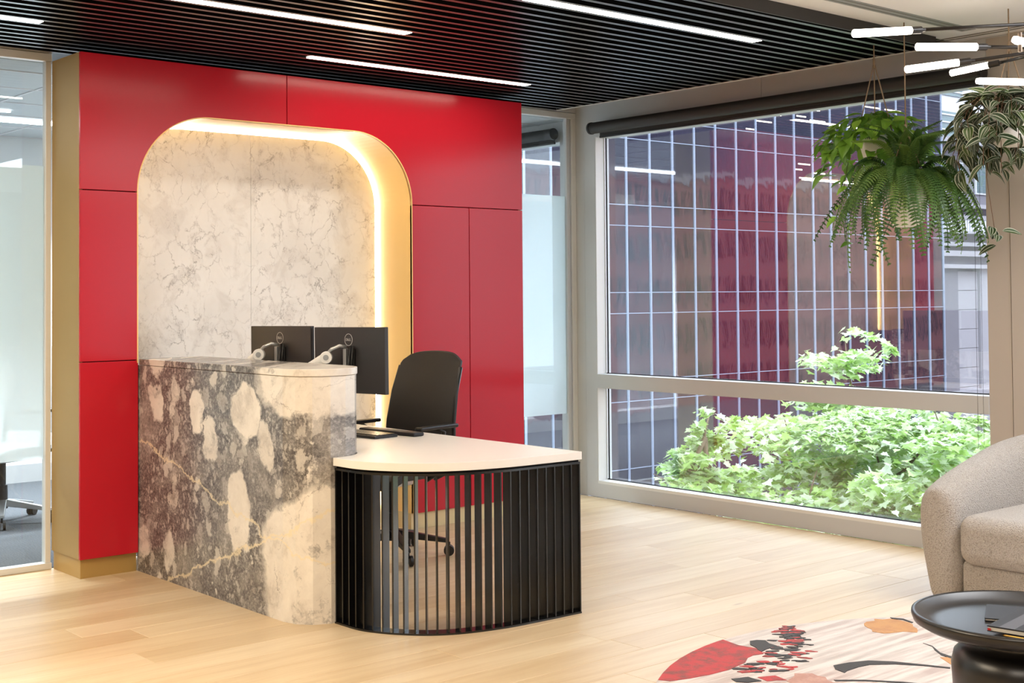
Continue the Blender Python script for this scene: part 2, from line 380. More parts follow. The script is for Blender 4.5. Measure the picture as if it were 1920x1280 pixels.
def arc(cx, cy, r, a0, a1, n): return [(cx+r*cos(R(a0+(a1-a0)*i/n)), cy+r*sin(R(a0+(a1-a0)*i/n))) for i in range(n+1)]
def bx(name, mat, x0, x1, y0, y1, z0, z1, parent=None, bevel=0): return MB().box(x0, x1, y0, y1, z0, z1).build(name, mat, parent, bevel=bevel)

# ---------------------------------------------------------------- setting: shell
XW, YP, ZC = 6.569, 6.985, 2.80
floor = struct(bx('floor', 'oak', -3, XW, -3, YP, -.12, -.004))
rng = random.Random(3)
pw = .19; y = YP-.005; row = 0
while y > 0.9:
    y0 = max(y-pw, .9); x = -1.2+rng.random()*1.9-(.7 if row % 2 else 0)
    while x < XW-.01:
        L = rng.choice([1.5, 1.9, 2.2, 2.2]); x1 = min(x+L, XW-.012)
        if x1 > .2 and x1-x > .05:
            u1 = x1/max(y, .5)
            if not (y < 2 and x1 < 1.0):
                b = MB().cbox(-(x1-x)/2+.0006, (x1-x)/2-.0006, -(y-y0)/2+.0006, (y-y0)/2-.0006, -.0035, 0, .0012).build('plank', 'oak', floor)
                b.location = ((x+x1)/2, (y+y0)/2, 0)
        x = x+L
    y -= pw; row += 1
ceiling = struct(bx('ceiling', 'white_ceiling', -3, XW, -3, 3.92, ZC, ZC+.15))
struct(bx('ceiling', 'black_back', -3, XW, 3.92, 6.96, ZC+.02, ZC+.15))
bx('ceiling_slot', 'grey_line', 3.0, 6.30, 3.66, 3.672, ZC-.003, ZC, ceiling); bx('ceiling_slot', 'grey_line', 3.0, 6.30, 3.70, 3.712, ZC-.003, ZC, ceiling)
bx('ceiling_slot', 'grey_line', 6.43, 6.442, -1, 4.05, ZC-.003, ZC, ceiling); bx('ceiling_slot', 'grey_line', 6.475, 6.487, -1, 4.05, ZC-.003, ZC, ceiling)
bx('diffuser_panel', 'office_grey', 2.9, 6.32, 3.645, 3.727, ZC-.002, ZC-.0005, ceiling)['label'] = 'grey slot diffuser strip'
struct(bx('wall_left', 'wall_grey', -3.1, -3, -3, 10.5, 0, 2.95)); struct(bx('wall_back', 'wall_grey', -3.1, XW+.2, -3.1, -3, 0, 2.95))
# window wall: posts and bulkhead between Y=-3 and Y=10.4
WO = .10   # outer depth of the wall zone
wall = struct(MB().box(XW, XW+.28, -3, 10.4, 2.60, 3.2).build('wall_right', 'alu'))
bx('bulkhead_panel', 'alu', XW-.004, XW, 5.26, 6.9, 2.60, 2.79, wall); bx('bulkhead_panel', 'alu', XW-.004, XW, 3.735, 5.256, 2.60, 2.79, wall); bx('bulkhead_panel', 'taupe', XW-.004, XW, 3.55, 3.73, 2.60, 2.79, wall)
bx('ceiling_trim', 'alu_light', XW-.02, XW, 3.93, 6.97, 2.785, 2.80, wall)
# corner column between main window and meeting room
struct(bx('trim_1', 'alu', XW, XW+.25, 6.875, 7.13, 0, 2.60)); struct(bx('trim_2', 'alu', XW-.002, XW+.09, 6.760, 6.872, 0, 2.62))
struct(bx('trim_3', 'taupe', XW, XW+.25, 3.615, 3.748, 0, 2.62)); struct(bx('trim_4', 'taupe', XW-.006, XW+.25, 2.95, 3.609, 0, 2.80))
struct(bx('wall_pier', 'taupe', XW+.01, XW+.3, 2.6, 2.97, 0, 2.62)) ; bpy.data.objects['wall_pier'].name = 'trim_5'
def window(n, y0, y1, lo=.116, rail=(.769, .867)):
    w = thing('window_%d' % n, None, None); w['kind'] = 'structure'
    X0, X1 = XW-.002, XW+.09
    bx('window_sill', 'alu', X0, X1+.06, y0, y1, 0, lo-.02, w); bx('window_sill', 'alu_light', X0, X1, y0, y1, lo-.02, lo, w)
    bx('window_rail', 'alu', X0-.004, X1+.03, y0, y1, *rail, w, bevel=.003)
    bx('window_head', 'alu', X0, X1+.06, y0, y1, 2.55, 2.62, w)
    bx('window_jamb', 'alu_light', X0+.002, X1, y1-.004, y1, lo, 2.55, w)
    for z0, z1 in ((lo, rail[0]), (rail[1], 2.55)):
        g = bx('window_pane', 'window_glass', X1+.006, X1+.012, y0, y1, z0, z1, w)
        q = MB(); q.box(X1, X1+.006, y1-.022, y1-.012, z0, z1).box(X1, X1+.006, y0, y1, z0, z0+.006).build('gasket', 'gasket', w)
    return w
window(1, 3.748, 6.760); window(2, 7.13, 10.3); window(3, -2.9, 2.6)  # third window is out of view, added to let in more daylight
struct(bx('wall_back', 'room_wall', -3.1, XW+.2, 10.4, 10.5, 0, 2.9)).name = 'wall_far'
bx('skirting', 'office_grey', -3, XW, 10.385, 10.4, 0, .14, bpy.data.objects['wall_far'])
struct(bx('floor', 'carpet', -3, XW, 7.0, 10.4, -.1, 0))
rc = struct(bx('ceiling', 'room_ceiling', -3, XW, 7.03, 10.4, 2.70, 2.8))
g = MB()
for i in range(16): g.box(-3+i*.6, -2.985+i*.6, 7.03, 10.4, 2.694, 2.70)
for i in range(6): g.box(-3, XW, 7.35+i*.6, 7.365+i*.6, 2.694, 2.70)
g.build('ceiling_grid', 'stone_white', rc)
bx('ceiling_light', 'lamp_white', 0.6, 5.9, 9.28, 9.40, 2.680, 2.694, tag(thing('linear_light', 'long white linear ceiling light seen in the meeting room behind the left glass', 'light', (3.2, 9.35, 2.69)), None, None))
bx('ceiling_light', 'lamp_white', 1.2, 3.2, 8.90, 8.93, 2.684, 2.694, tag(thing('linear_light', 'thin short ceiling light strip in the meeting room, above the long one', 'light', (2.2, 8.92, 2.69)), None, None))

# glass partitions at Y=6.985
def partition(name, x0, x1, label, right):
    w = thing(name, label, 'partition')
    bx('head_panel', 'alu', x0, x1, YP-.03, YP+.03, 2.745, 2.81, w)['label'] = 'grey bulkhead panel above the glass'
    bx('frame_head', 'alu_light', x0, x1, YP-.025, YP+.025, 2.70, 2.742, w, bevel=.003)
    bx('frame_sill', 'alu_light', x0, x1, YP-.03, YP+.03, 0, .034, w, bevel=.003)
    if right:
        bx('frame_post', 'alu_light', x1-.045, x1, YP-.025, YP+.025, .034, 2.70, w, bevel=.003)
        bx('frame_post', 'alu', x1-.085, x1-.055, YP-.018, YP+.018, .034, 2.70, w, bevel=.003)
        gx0, gx1 = x0, x1-.085
    else:
        bx('frame_post', 'alu_light', x1-.034, x1-.004, YP-.025, YP+.025, .034, 2.70, w, bevel=.003)
        gx0, gx1 = x0, x1-.034
    bx('glass_pane', 'clear_glass', gx0, gx1, YP-.004, YP+.004, .034, 2.70, w)
    bx('frosted_film', 'frost_film', gx0, gx1, YP+.005, YP+.006, .58, 2.14, w)['label'] = 'frosted film band on the glass'
    return w
partition('glass_partition', -3.0, 2.722, 'glass office partition with frosted film left of the brass panel', False)
partition('glass_partition', 5.72, XW, 'narrow glass office partition with frosted film between red wall and window', True)

# ---------------------------------------------------------------- slatted ceiling
YF, ZS, XE = 3.905, 2.742, 6.33
sc_ = thing('slatted_ceiling', 'black slatted baffle ceiling above the reception desk', 'ceiling')
bx('fascia', 'fascia', -3, XE+.012, YF-.012, YF, ZS-.004, ZC+.02, sc_)['label'] = 'dark grey edge fascia of the slatted ceiling'
bx('end_trim', 'matt_black', XE, XE+.010, YF, 6.90, ZS, ZC+.02, sc_); bx('edge_trim', 'alu_light', XE-.002, XE+.012, YF, 6.90, ZS-.004, ZS, sc_)
pitch = .0955; y = YF+.05; lights = {4.42: [(3.85, 5.445), (.70, 2.30)], 5.30: [(2.30, 3.895), (-.8, .78)], 6.24: [(3.855, 5.44), (.78, 2.37)]}
slat_me = MB().box(-3, XE, -.014, .014, 0, .075); sm = None
ys = []
while y < 6.93:
    ys.append(y)
    if sm is None:
        o = slat_me.build('slat', 'black_slat', sc_); sm = o.data; sm.materials.append(MATS['matt_black'])   # satin underside, matt sides
        for p_ in sm.polygons: p_.material_index = 0 if p_.normal.z < -.5 else 1
        o.location = (0, y, ZS)
    else:
        o = bpy.data.objects.new('slat', sm); COL.objects.link(o); o.parent = sc_; o.location = (0, y, ZS)
    y += pitch
names_l = {(4.42, 0): 'linear LED ceiling light nearest the window, top centre of the photo', (4.42, 1): 'linear LED ceiling light out of view at left',
           (5.30, 0): 'linear LED ceiling light at the top left, in the middle row', (5.30, 1): 'linear LED ceiling light in the middle row out of view',
           (6.24, 0): 'linear LED ceiling light closest to the red wall, above the niche', (6.24, 1): 'linear LED ceiling light at the far left above the glass office'}
for yy, segs in lights.items():
    k = min(range(len(ys)-1), key=lambda i: abs((ys[i]+ys[i+1])/2-yy)); yc = (ys[k]+ys[k+1])/2
    for j, (x0, x1) in enumerate(segs):
        t = thing('linear_light', names_l[(yy, j)], 'light', ((x0+x1)/2, yc, ZS), 'linear lights between the ceiling slats')
        bx('housing', 'black_back', x0-.01, x1+.01, yc-.034, yc+.034, ZS+.006, ZS+.05, t)
        bx('diffuser', 'led', x0, x1, yc-.032, yc+.032, ZS-.001, ZS+.005, t)

# ---------------------------------------------------------------- red niche wall
XL, XR, YR, ZT = 2.719, 5.719, 6.578, 2.70
NX0, NX1, NZ, NR = 3.033, 4.816, 2.412, .42
YB = 6.945
rw = thing('feature_wall', 'glossy red panelled feature wall with an arched marble niche', 'wall panel', (4.2, 6.7, 0))
def rpanel(poly, label=None):
    o = MB().prism(poly, YR, YR+.018, 'y').build('panel', 'red', rw, bevel=.0015, bseg=1)
    return o
g = .0022
SX = 3.938
la = arc(NX0+NR, NZ-NR, NR, 90, 180, 20)   # left arch
ra = arc(NX1-NR, NZ-NR, NR, 90, 0, 20)
rpanel([(XL, 1.99+g), (XL, ZT), (SX-g, ZT), (SX-g, NZ)]+la)
rpanel(([(SX+g, ZT), (XR, ZT), (XR, 1.99+g)]+ra[::-1]+[(SX+g, NZ)]))
for x0, x1, z0, z1 in ((XL, NX0, 1.105+g, 1.99-g), (XL, NX0, .10, 1.105-g), (NX1, 5.269-g, .10, 1.99-g), (5.269+g, XR, .10, 1.99-g)):
    rpanel([(x0, z0), (x1, z0), (x1, z1), (x0, z1)])
# carcass behind (dark gaps) and sides
c = MB(); c.box(XL+.02, NX0-.006, YR+.02, YP-.03, .10, ZT-.01); c.box(NX1+.006, XR-.02, YR+.02, YP-.03, .10, ZT-.01); c.box(NX0-.006, NX1+.006, YR+.02, YP-.03, NZ+.01, ZT-.01)
c.build('carcass', 'black_back', rw)
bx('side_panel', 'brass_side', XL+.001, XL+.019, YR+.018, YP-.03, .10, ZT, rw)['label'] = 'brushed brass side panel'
bx('side_panel', 'brass_lit', XR-.019, XR-.001, YR+.018, YP-.03, .10, ZT, rw)['label'] = 'brushed brass side panel'
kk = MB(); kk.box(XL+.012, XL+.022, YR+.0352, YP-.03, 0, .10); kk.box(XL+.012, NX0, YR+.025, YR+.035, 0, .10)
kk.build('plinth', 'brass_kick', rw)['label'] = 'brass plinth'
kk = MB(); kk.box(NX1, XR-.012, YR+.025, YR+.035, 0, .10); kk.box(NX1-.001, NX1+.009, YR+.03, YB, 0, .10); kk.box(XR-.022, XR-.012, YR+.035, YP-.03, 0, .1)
kk.build('plinth', 'brass_lit', rw)['label'] = 'brass plinth'
# reveal lining of the niche (U shape with rounded top corners)
path = [(NX0, 1.09), (NX0, NZ-NR)]+la[::-1][1:-1]+[(NX0+NR, NZ), (NX1-NR, NZ)]+ra[1:-1]+[(NX1, NZ-NR), (NX1, .10)]
def offs(path, d):
    out = []
    for i, p in enumerate(path):
        a = Vector(path[max(i-1, 0)]); b = Vector(path[min(i+1, len(path)-1)]); t = (b-a).normalized(); n = Vector((-t.y, t.x)); out.append((p[0]+n.x*d, p[1]+n.y*d))
    return out
outer = offs(path, .006)
rv = MB(); n = len(path)
vs_ = [(x, YR-.0005, z) for x, z in path]+[(x, YB+.032, z) for x, z in path]+[(x, YB+.032, z) for x, z in outer]+[(x, YR-.0005, z) for x, z in outer]
fs_ = []
for i in range(n-1):
    for a, b in ((0, 1), (1, 2), (2, 3), (3, 0)): fs_.append((a*n+i, a*n+i+1, b*n+i+1, b*n+i))
rv.add(vs_, fs_).build('reveal_lining', 'brass_reveal', rw, smooth=False)['label'] = 'golden lining of the niche'
# LED strip running round the back of the niche
inn = offs(path, -.001); inn2 = offs(path, -.024)
ls = MB(); vs_ = [(x, YB+.022, z) for x, z in inn]+[(x, YB+.022, z) for x, z in inn2]+[(x, YB+.027, z) for x, z in inn2]+[(x, YB+.027, z) for x, z in inn]
ls.add(vs_, fs_).build('led_strip', 'led_niche', rw)['label'] = 'glowing strip light round the niche'
for x0, x1 in ((NX0+.020, 3.908), (3.910, NX1-.020)):
    # marble slabs trimmed to the niche outline
    top = [(x, z) for x, z in (offs(path, -.020)) if x0-.001 <= x <= x1+.001]
    if x0 < 3.5: poly = [(x0, .02)]+[q for q in top if q[1] > .2]+[(x1, NZ-.020), (x1, .02)]
    else: poly = [(x0, .02), (x0, NZ-.020)]+[q for q in top if q[1] > .2]+[(x1, .02)]
    MB().prism(poly, YB, YB+.02, 'y').build('marble_slab', 'white_marble', rw)['label'] = 'white veined marble back slab'

# ---------------------------------------------------------------- reception desk: marble counter
cn = thing('marble_counter', 'grey and white marble counter wall of the reception desk with a rounded end', 'counter', (3.21, 5.8, 0))
CX, CY, CRr = 3.218, 5.125, .178
nf = 7
arcp = arc(CX, CY, CRr, 180, 360, nf)
bx('front_slab', 'grey_marble', CX-CRr, CX-CRr+.03, CY, YR+.03, 0, 1.078, cn); bx('back_slab', 'grey_marble', CX+CRr-.03, CX+CRr, CY, YR-.002, 0, 1.078, cn)
for i in range(nf):
    a, b = arcp[i], arcp[i+1]; ai, bi = [(CX+(q[0]-CX)*.83, CY+(q[1]-CY)*.83) for q in (a, b)]
    MB().prism([a, b, bi, ai], 0, 1.078).build('facet_slab', 'grey_marble', cn)
bx('core', 'black_back', CX-CRr+.031, CX+CRr-.031, CY, YR-.01, 0, 1.07, cn)
ca = arc(CX, CY, CRr+.004, 180, 360, 28)
MB().prism(ca+[(CX+CRr+.004, YR-.002), (CX-CRr-.004, YR-.002)], 1.080, 1.112).build('top_slab', 'grey_marble', cn, bevel=.003)

# desk worktop + slat screen
def catmull(P, n=10):
    P = [Vector(p) for p in P]; out = []
    Q = [2*P[0]-P[1]]+P+[2*P[-1]-P[-2]]
    for i in range(1, len(Q)-2):
        for k in range(n):
            t = k/n; out.append(.5*((2*Q[i])+(Q[i+1]-Q[i-1])*t+(2*Q[i-1]-5*Q[i]+4*Q[i+1]-Q[i+2])*t*t+(3*Q[i]-Q[i-1]-3*Q[i+1]+Q[i+2])*t**3))
    out.append(P[-1]); return [tuple(p) for p in out]
CUR = catmull([(3.186, 4.945), (3.203, 4.735), (3.312, 4.545), (3.462, 4.43), (3.68, 4.368), (3.90, 4.352), (4.118, 4.346)], 10)
dk = thing('reception_desk', 'white topped reception desk with a curved black slat screen below', 'desk', (3.7, 5.2, 0))
xin = CX+CRr+.002
MB().prism(CUR+[(4.122, 4.346), (4.122, 6.56), (xin, 6.56), (xin, 5.13)]+[(CX+(CRr+.002)*cos(R(a)), CY+(CRr+.002)*sin(R(a))) for a in range(-5, -86, -8)]+[(3.205, 4.945)], .688, .723).build('worktop', 'desk_white', dk, bevel=.0015)
# resample the curve evenly
def resample(P, n):
    P = [Vector(p) for p in P]; L = [0]
    for a, b in zip(P, P[1:]): L.append(L[-1]+(b-a).length)
    out = []
    for i in range(n):
        s = L[-1]*i/(n-1); j = max(k for k in range(len(L)) if L[k] <= s+1e-9); j = min(j, len(P)-2)
        t = (s-L[j])/(L[j+1]-L[j]); p = P[j].lerp(P[j+1], t); d = (P[j+1]-P[j]).normalized(); out.append((p, d))
    return out
fins = resample(CUR, 27)
for p, d in fins:
    nrm = Vector((-d.y, d.x))
    if nrm.dot(Vector((3.9, 5.0))-p) < 0: nrm = -nrm
    a = p+nrm*.012; b = p+nrm*.072; h = d*.0035
    MB().prism([tuple(a-h), tuple(a+h), tuple(b+h), tuple(b-h)], .008, .668).build('slat', 'black_metal', dk, bevel=.0006, bseg=1)
def ring(z0, z1, i0, i1, name, mat='black_metal'):
    S = resample(CUR, 60); A = []; B = []
    for p, d in S:
        nrm = Vector((-d.y, d.x))
        if nrm.dot(Vector((3.9, 5.0))-p) < 0: nrm = -nrm
        A.append(tuple(p+nrm*i0)); B.append(tuple(p+nrm*i1))
    MB().prism(A+B[::-1], z0, z1).build(name, mat, dk)
ring(0, .008, .006, .075, 'base_rail'); ring(.668, .678, .008, .075, 'top_rail'); ring(.678, .688, .02, .066, 'shadow_gap', 'black_back')
bx('support_panel', 'desk_white', 3.42, 4.05, 6.50, 6.52, 0, .688, dk)

# ---------------------------------------------------------------- monitors
def text_mesh(s, size, depth):
    cu = bpy.data.curves.new('t', 'FONT'); cu.body = s; cu.size = size; cu.extrude = depth; cu.align_x = 'CENTER'; cu.align_y = 'CENTER'
    o = bpy.data.objects.new('t', cu); COL.objects.link(o); bpy.context.view_layer.update()
    me = bpy.data.meshes.new_from_object(o.evaluated_get(bpy.context.evaluated_depsgraph_get())); bpy.data.objects.remove(o); return me
def monitor(xn, yn, xf_, yf_, zt, label, roll):
    # local: x along the width (0 near edge .. .54), y = out of the back, z up
    d = Vector((xf_-xn, yf_-yn, 0)).normalized(); out = Vector((-d.y, d.x, 0))
    if out.x > 0: out = -out
    W_, H_ = .54, .325
    M = Matrix.Identity(4); up_ = Vector((0, 0, 1)) - d*0
    for i in range(3): M[i][0], M[i][1], M[i][2], M[i][3] = d[i], out[i], up_[i], (xn, yn, zt-H_)[i]
    M = M @ Matrix.Translation((0, 0, H_)) @ Matrix.Rotation(roll, 4, 'Y') @ Matrix.Translation((0, 0, -H_))
    base = (xn+d.x*.27, yn+d.y*.27, zt-H_)
    t = thing('monitor', label, 'monitor', base, 'two monitors on the reception desk')
    MB().box(0, W_, -.004, .020, 0, H_).xf(M).build('housing', 'monitor_black', t, bevel=.003)
    MB().box(.006, W_-.006, -.0055, -.004, .012, H_-.006).xf(M).build('screen', 'plastic_black', t)
    cxm = .27
    MB().box(cxm-.055, cxm+.055, .020, .032, H_/2-.075, H_/2+.055).xf(M).build('mount_plate', 'plastic_black', t, bevel=.003)
    # round emblem with lettering
    lg = MB(); n = 40; zc = H_-.062; rr = .030
    vs2 = []
    for k in range(n):
        a = 2*pi*k/n
        for r_, y_ in ((rr, .0203), (rr, .0212), (rr-.0022, .0212), (rr-.0022, .0203)): vs2.append((cxm+r_*cos(a), y_, zc+r_*sin(a)))
    fs2 = [(k*4+j, ((k+1) % n)*4+j, ((k+1) % n)*4+(j+1) % 4, k*4+(j+1) % 4) for k in range(n) for j in range(4)]
    lg.add(vs2, fs2)
    for ch, dx, rot in (('D', .0155, 0), ('E', .005, 35), ('L', -.006, 0), ('L', -.0145, 0)):
        me = text_mesh(ch, .0185, .0004)
        Mx = Matrix.Translation((cxm+dx, .0207, zc)) @ Matrix.Rotation(pi, 4, 'Z') @ Matrix.Rotation(R(90), 4, 'X') @ Matrix.Rotation(R(rot), 4, 'Z')
        lg.add([Mx @ v.co for v in me.vertices], [tuple(p.vertices) for p in me.polygons]); bpy.data.meshes.remove(me)
    lg.xf(M).build('logo', 'logo_grey', t)['label'] = 'pale circled logo lettering'
    return M, t
mons = [monitor(3.69, 5.24, 3.632, 5.777, 1.281, 'right-hand black monitor seen from behind, nearer the office chair', 0.011), monitor(3.624, 5.80, 3.586, 6.339, 1.281, 'left-hand black monitor seen from behind, partly hidden by the marble counter', .011)]
for (M, t), foot in zip(mons, ((3.47, 5.80), (3.46, 6.36))):
    a = t
    pl = M @ Vector((.27, .05, .17)); el = Vector((pl.x-.10, pl.y+.13, 1.135)); fz = Vector((*foot, .735)); sh = Vector((foot[0], foot[1], .985))
    MB().lathe([(0, 0), (.045, 0), (.045, .012), (0, .012)], (foot[0], foot[1], .723), 24).build('base_clamp', 'arm_white', a)
    MB().tube([fz, sh], .016, 14).build('post', 'arm_white', a, smooth=True)
    j1 = sh+Vector((0, 0, .02)); k = M @ Vector((.345, .10, .178))
    MB().tube([j1, j1.lerp(k, .12), j1.lerp(k, .9), k], [.016, .024, .027, .023], 14).build('lower_arm', 'arm_white', a, smooth=True)
    hv = Vector((.62, .78, 0))
    MB().tube([k-hv*.028, k+hv*.022], .030, 24).build('elbow', 'arm_white', a, smooth=False, bevel=.003)
    MB().tube([k-hv*.030, k-hv*.026], .014, 20).build('hub_cap', 'office_grey', a)
    MB().tube([k+Vector((0, 0, .012)), k.lerp(M @ Vector((.29, .085, .215)), .55)+Vector((0, 0, .02)), M @ Vector((.285, .065, .235)), M @ Vector((.27, .035, .228))], [.009, .0085, .008, .008], 10).build('upper_arm', 'silver', a, smooth=True)
    q = MB(); q.box(.255, .278, .032, .052, .10, .22); q.xf(M).build('tilt_bracket', 'silver', a, bevel=.003)
    q = MB(); q.tube([(.22, .034, .235), (.22, .05, .10)], .006, 8); q.tube([(.24, .034, .232), (.225, .06, .14), (.235, .04, .05)], .006, 8); q.xf(M).build('cable', 'plastic_black', a, smooth=True)

# keyboard, mouse
kb = thing('keyboard', 'black keyboard lying on the white worktop beside the marble counter', 'keyboard', (3.82, 5.66, .723))
Mk = Matrix.Translation((3.80, 5.66, .7235)) @ Matrix.Rotation(R(95), 4, 'Z')
MB().box(-.22, .22, -.075, .075, 0, .014).xf(Mk).build('case', 'plastic_black', kb, bevel=.003)
q = MB()
for r_ in range(5):
    for c_ in range(18): q.box(-.212+c_*.0235, -.212+c_*.0235+.020, -.066+r_*.0245, -.066+r_*.0245+.021, .014, .018)
q.xf(Mk).build('keys', 'satin_black', kb)
Mr = Matrix.Translation((3.96, 5.60, .7235)) @ Matrix.Rotation(R(95), 4, 'Z')
wr = thing('wrist_rest', 'dark padded wrist rest in front of the keyboard', 'wrist rest', (3.96, 5.6, .723))
MB().box(-.22, .22, -.035, .035, 0, .02).xf(Mr).build('pad', 'book_black', wr, bevel=.008, bseg=3)
ph = thing('desk_phone', 'dark handset rising beside the marble counter end', 'phone', (3.72, 6.1, .723))
Mp = Matrix.Translation((3.78, 6.05, .7235)) @ Matrix.Rotation(R(95), 4, 'Z')
MB().box(-.09, .09, -.10, .10, 0, .03).xf(Mp).build('phone_body', 'plastic_black', ph, bevel=.006)
MB().tube([(-.09, -.06, .07), (-.05, -.06, .085), (.09, -.06, .085), (.13, -.06, .07)], [.014, .016, .016, .014], 10).xf(Mp).build('handset', 'plastic_black', ph, smooth=True)
MB().box(-.02, .02, -.08, -.04, .028, .08).xf(Mp).build('cradle', 'plastic_black', ph)

# ---------------------------------------------------------------- office chair
def caster(q, x, y, r=.030):
    for s in (-1, 1): pass
def office_chair(cxx, cyy, ang, label, base_mat, seat_mat, back=True, group=None, angs=None):
    t = thing('office_chair', label, 'chair', (cxx, cyy, 0), group)
    O = Vector((cxx, cyy, 0)); RB = .31
    for k in range(5):
        a = R((angs or -38)+72*k); e = O+Vector((cos(a)*RB, sin(a)*RB, 0)); h = Vector((-sin(a), cos(a), 0))
        q = MB(); A = O+Vector((cos(a)*.03, sin(a)*.03, 0)); w0, w1 = .026, .015
        vs3 = [A-h*w0+Vector((0,0,.105)), A+h*w0+Vector((0,0,.105)), A+h*w0+Vector((0,0,.150)), A-h*w0+Vector((0,0,.150)), e-h*w1+Vector((0,0,.070)), e+h*w1+Vector((0,0,.070)), e+h*w1+Vector((0,0,.092)), e-h*w1+Vector((0,0,.092))]
        q.add(vs3, [(0,1,2,3),(7,6,5,4),(0,4,5,1),(1,5,6,2),(2,6,7,3),(3,7,4,0)]).build('base_leg', base_mat, t, bevel=.004)
        c = thing.__wrapped__ if False else None
        s1 = MB(); s1.tube([e+Vector((0, 0, .045)), e+Vector((0, 0, .075))], .008, 8)
        for sgn in (-1, 1):
            s1.tube([e+h*sgn*.007+Vector((0,0,.029)), e+h*sgn*.024+Vector((0,0,.029))], .029, 18)
        s1.build('caster', 'plastic_black', t, smooth=False, bevel=.002)
    MB().tube([O+Vector((0,0,.09)), O+Vector((0,0,.24)), O+Vector((0,0,.241)), O+Vector((0,0,.40))], [.034, .032, .022, .022], 16).build('gas_column', 'plastic_black', t, smooth=False, bevel=.002)
    fr = Matrix.Translation(O) @ Matrix.Rotation(ang, 4, 'Z')     # local +x = the way the sitter faces
    MB().box(-.10, .10, -.07, .07, .385, .425).xf(fr).build('mechanism', base_mat if seat_mat != 'chair_black' else 'silver', t, bevel=.01)
    # seat: rounded, front edge dips
    n, mm = 14, 12; q = MB(); vv = []
    def seatz(u, v): return .475-.04*max(0, u-.5)**2*4+.018*(abs(v)**3)
    for lay, dz in ((0, 0), (1, -.05)):
        for i in range(n+1):
            for j in range(mm+1):
                u = -1+2*i/n; v = -1+2*j/mm; k = (1-.10*(u*u*v*v)); vv.append((u*.235*k, v*.24*k, seatz(u, v)+dz))
    S = (n+1)*(mm+1); ff = []
    for i in range(n):
        for j in range(mm):
            a = i*(mm+1)+j; ff.append((a, a+1, a+mm+2, a+mm+1)); ff.append((S+a+mm+1, S+a+mm+2, S+a+1, S+a))
    for i in range(n):
        a = i*(mm+1); ff.append((a, a+mm+1, S+a+mm+1, S+a)); a = i*(mm+1)+mm; ff.append((a+mm+1, a, S+a, S+a+mm+1))
    for j in range(mm):
        ff.append((j+1, j, S+j, S+j+1)); a = n*(mm+1)+j; ff.append((a, a+1, S+a+1, S+a))
    q.add(vv, ff).xf(fr).build('seat', seat_mat, t, bevel=.012, bseg=3)
    if back:
        # tapered, slightly leaning back, curved across; local x negative side
        n, mm = 18, 12; q = MB(); vv = []
        def bp(w, v, off):
            z = .56+w*.555; hw = .262-.040*w - (.0 if w < .90 else .05*(1-sqrt(max(0, 1-((w-.90)/.10)**2))))
            top = -.012*v*v*w
            return (-.245-.13*w+.035*sin(pi*w)-off+.035*(1-v*v)*-1+.03, v*hw*(1-.03*(1-w)), z+top-(.012*(abs(v)**6) if w > .9 else 0))
        for off in (0, .022):
            for i in range(n+1):
                for j in range(mm+1): vv.append(bp(i/n, -1+2*j/mm, off))
        S = (n+1)*(mm+1); ff = []
        for i in range(n):
            for j in range(mm):
                a = i*(mm+1)+j; ff.append((a, a+1, a+mm+2, a+mm+1)); ff.append((S+a+mm+1, S+a+mm+2, S+a+1, S+a))
        for i in range(n):
            a = i*(mm+1); ff.append((a, a+mm+1, S+a+mm+1, S+a)); a = i*(mm+1)+mm; ff.append((a+mm+1, a, S+a, S+a+mm+1))
        for j in range(mm):
            ff.append((j+1, j, S+j, S+j+1)); a = n*(mm+1)+j; ff.append((a, a+1, S+a+1, S+a))
        q.add(vv, ff).xf(fr).build('backrest', seat_mat, t, bevel=.006, bseg=2)
        for s in (-1, 1):
            pts = [bp(0, s, .0), bp(.3, s, 0), bp(.6, s, 0), bp(.86, s, 0)]
            q = MB(); q.tube([(-.10, s*.22, .43), (-.22, s*.255, .47), (pts[0][0]-.012, pts[0][1], pts[0][2])]+[(p[0]-.012, p[1], p[2]) for p in pts[1:]], .012, 10)
            q.xf(fr).build('back_frame', 'plastic_black', t, smooth=True)
            q = MB(); q.tube([(-.02, s*.23, .43), (-.06, s*.285, .47), (-.10, s*.29, .69), (-.04, s*.29, .712)], .012, 10); q.xf(fr).build('arm_support', 'plastic_black', t, smooth=True)
            q = MB().box(-.20, .11, s*.29-.026, s*.29+.026, .708, .730); q.xf(fr).build('armrest', 'plastic_black', t, bevel=.009, bseg=3)
        q = MB(); q.box(-.30, -.08, -.03, .03, .40, .43); q.tube([(-.28, 0, .42), (-.33, 0, .5), (-.32, 0, .70)], .02, 8); q.xf(fr).build('back_bracket', 'plastic_black', t, bevel=.006)
    return t
office_chair(4.25, 6.00, R(192), 'black office chair behind the reception desk', 'plastic_black', 'chair_black')
office_chair(3.05, 8.62, R(200), 'grey office chair with silver star base behind the left glass', 'silver', 'office_grey', back=True, angs=-110)
office_chair(5.75, 8.2, R(20), 'office chair in the meeting room with its silver star base, behind the red wall', 'silver', 'office_grey', back=True, angs=-90)
office_chair(5.72, 9.2, R(160), 'second office chair in the meeting room near its window', 'silver', 'office_grey', back=True, angs=-70)

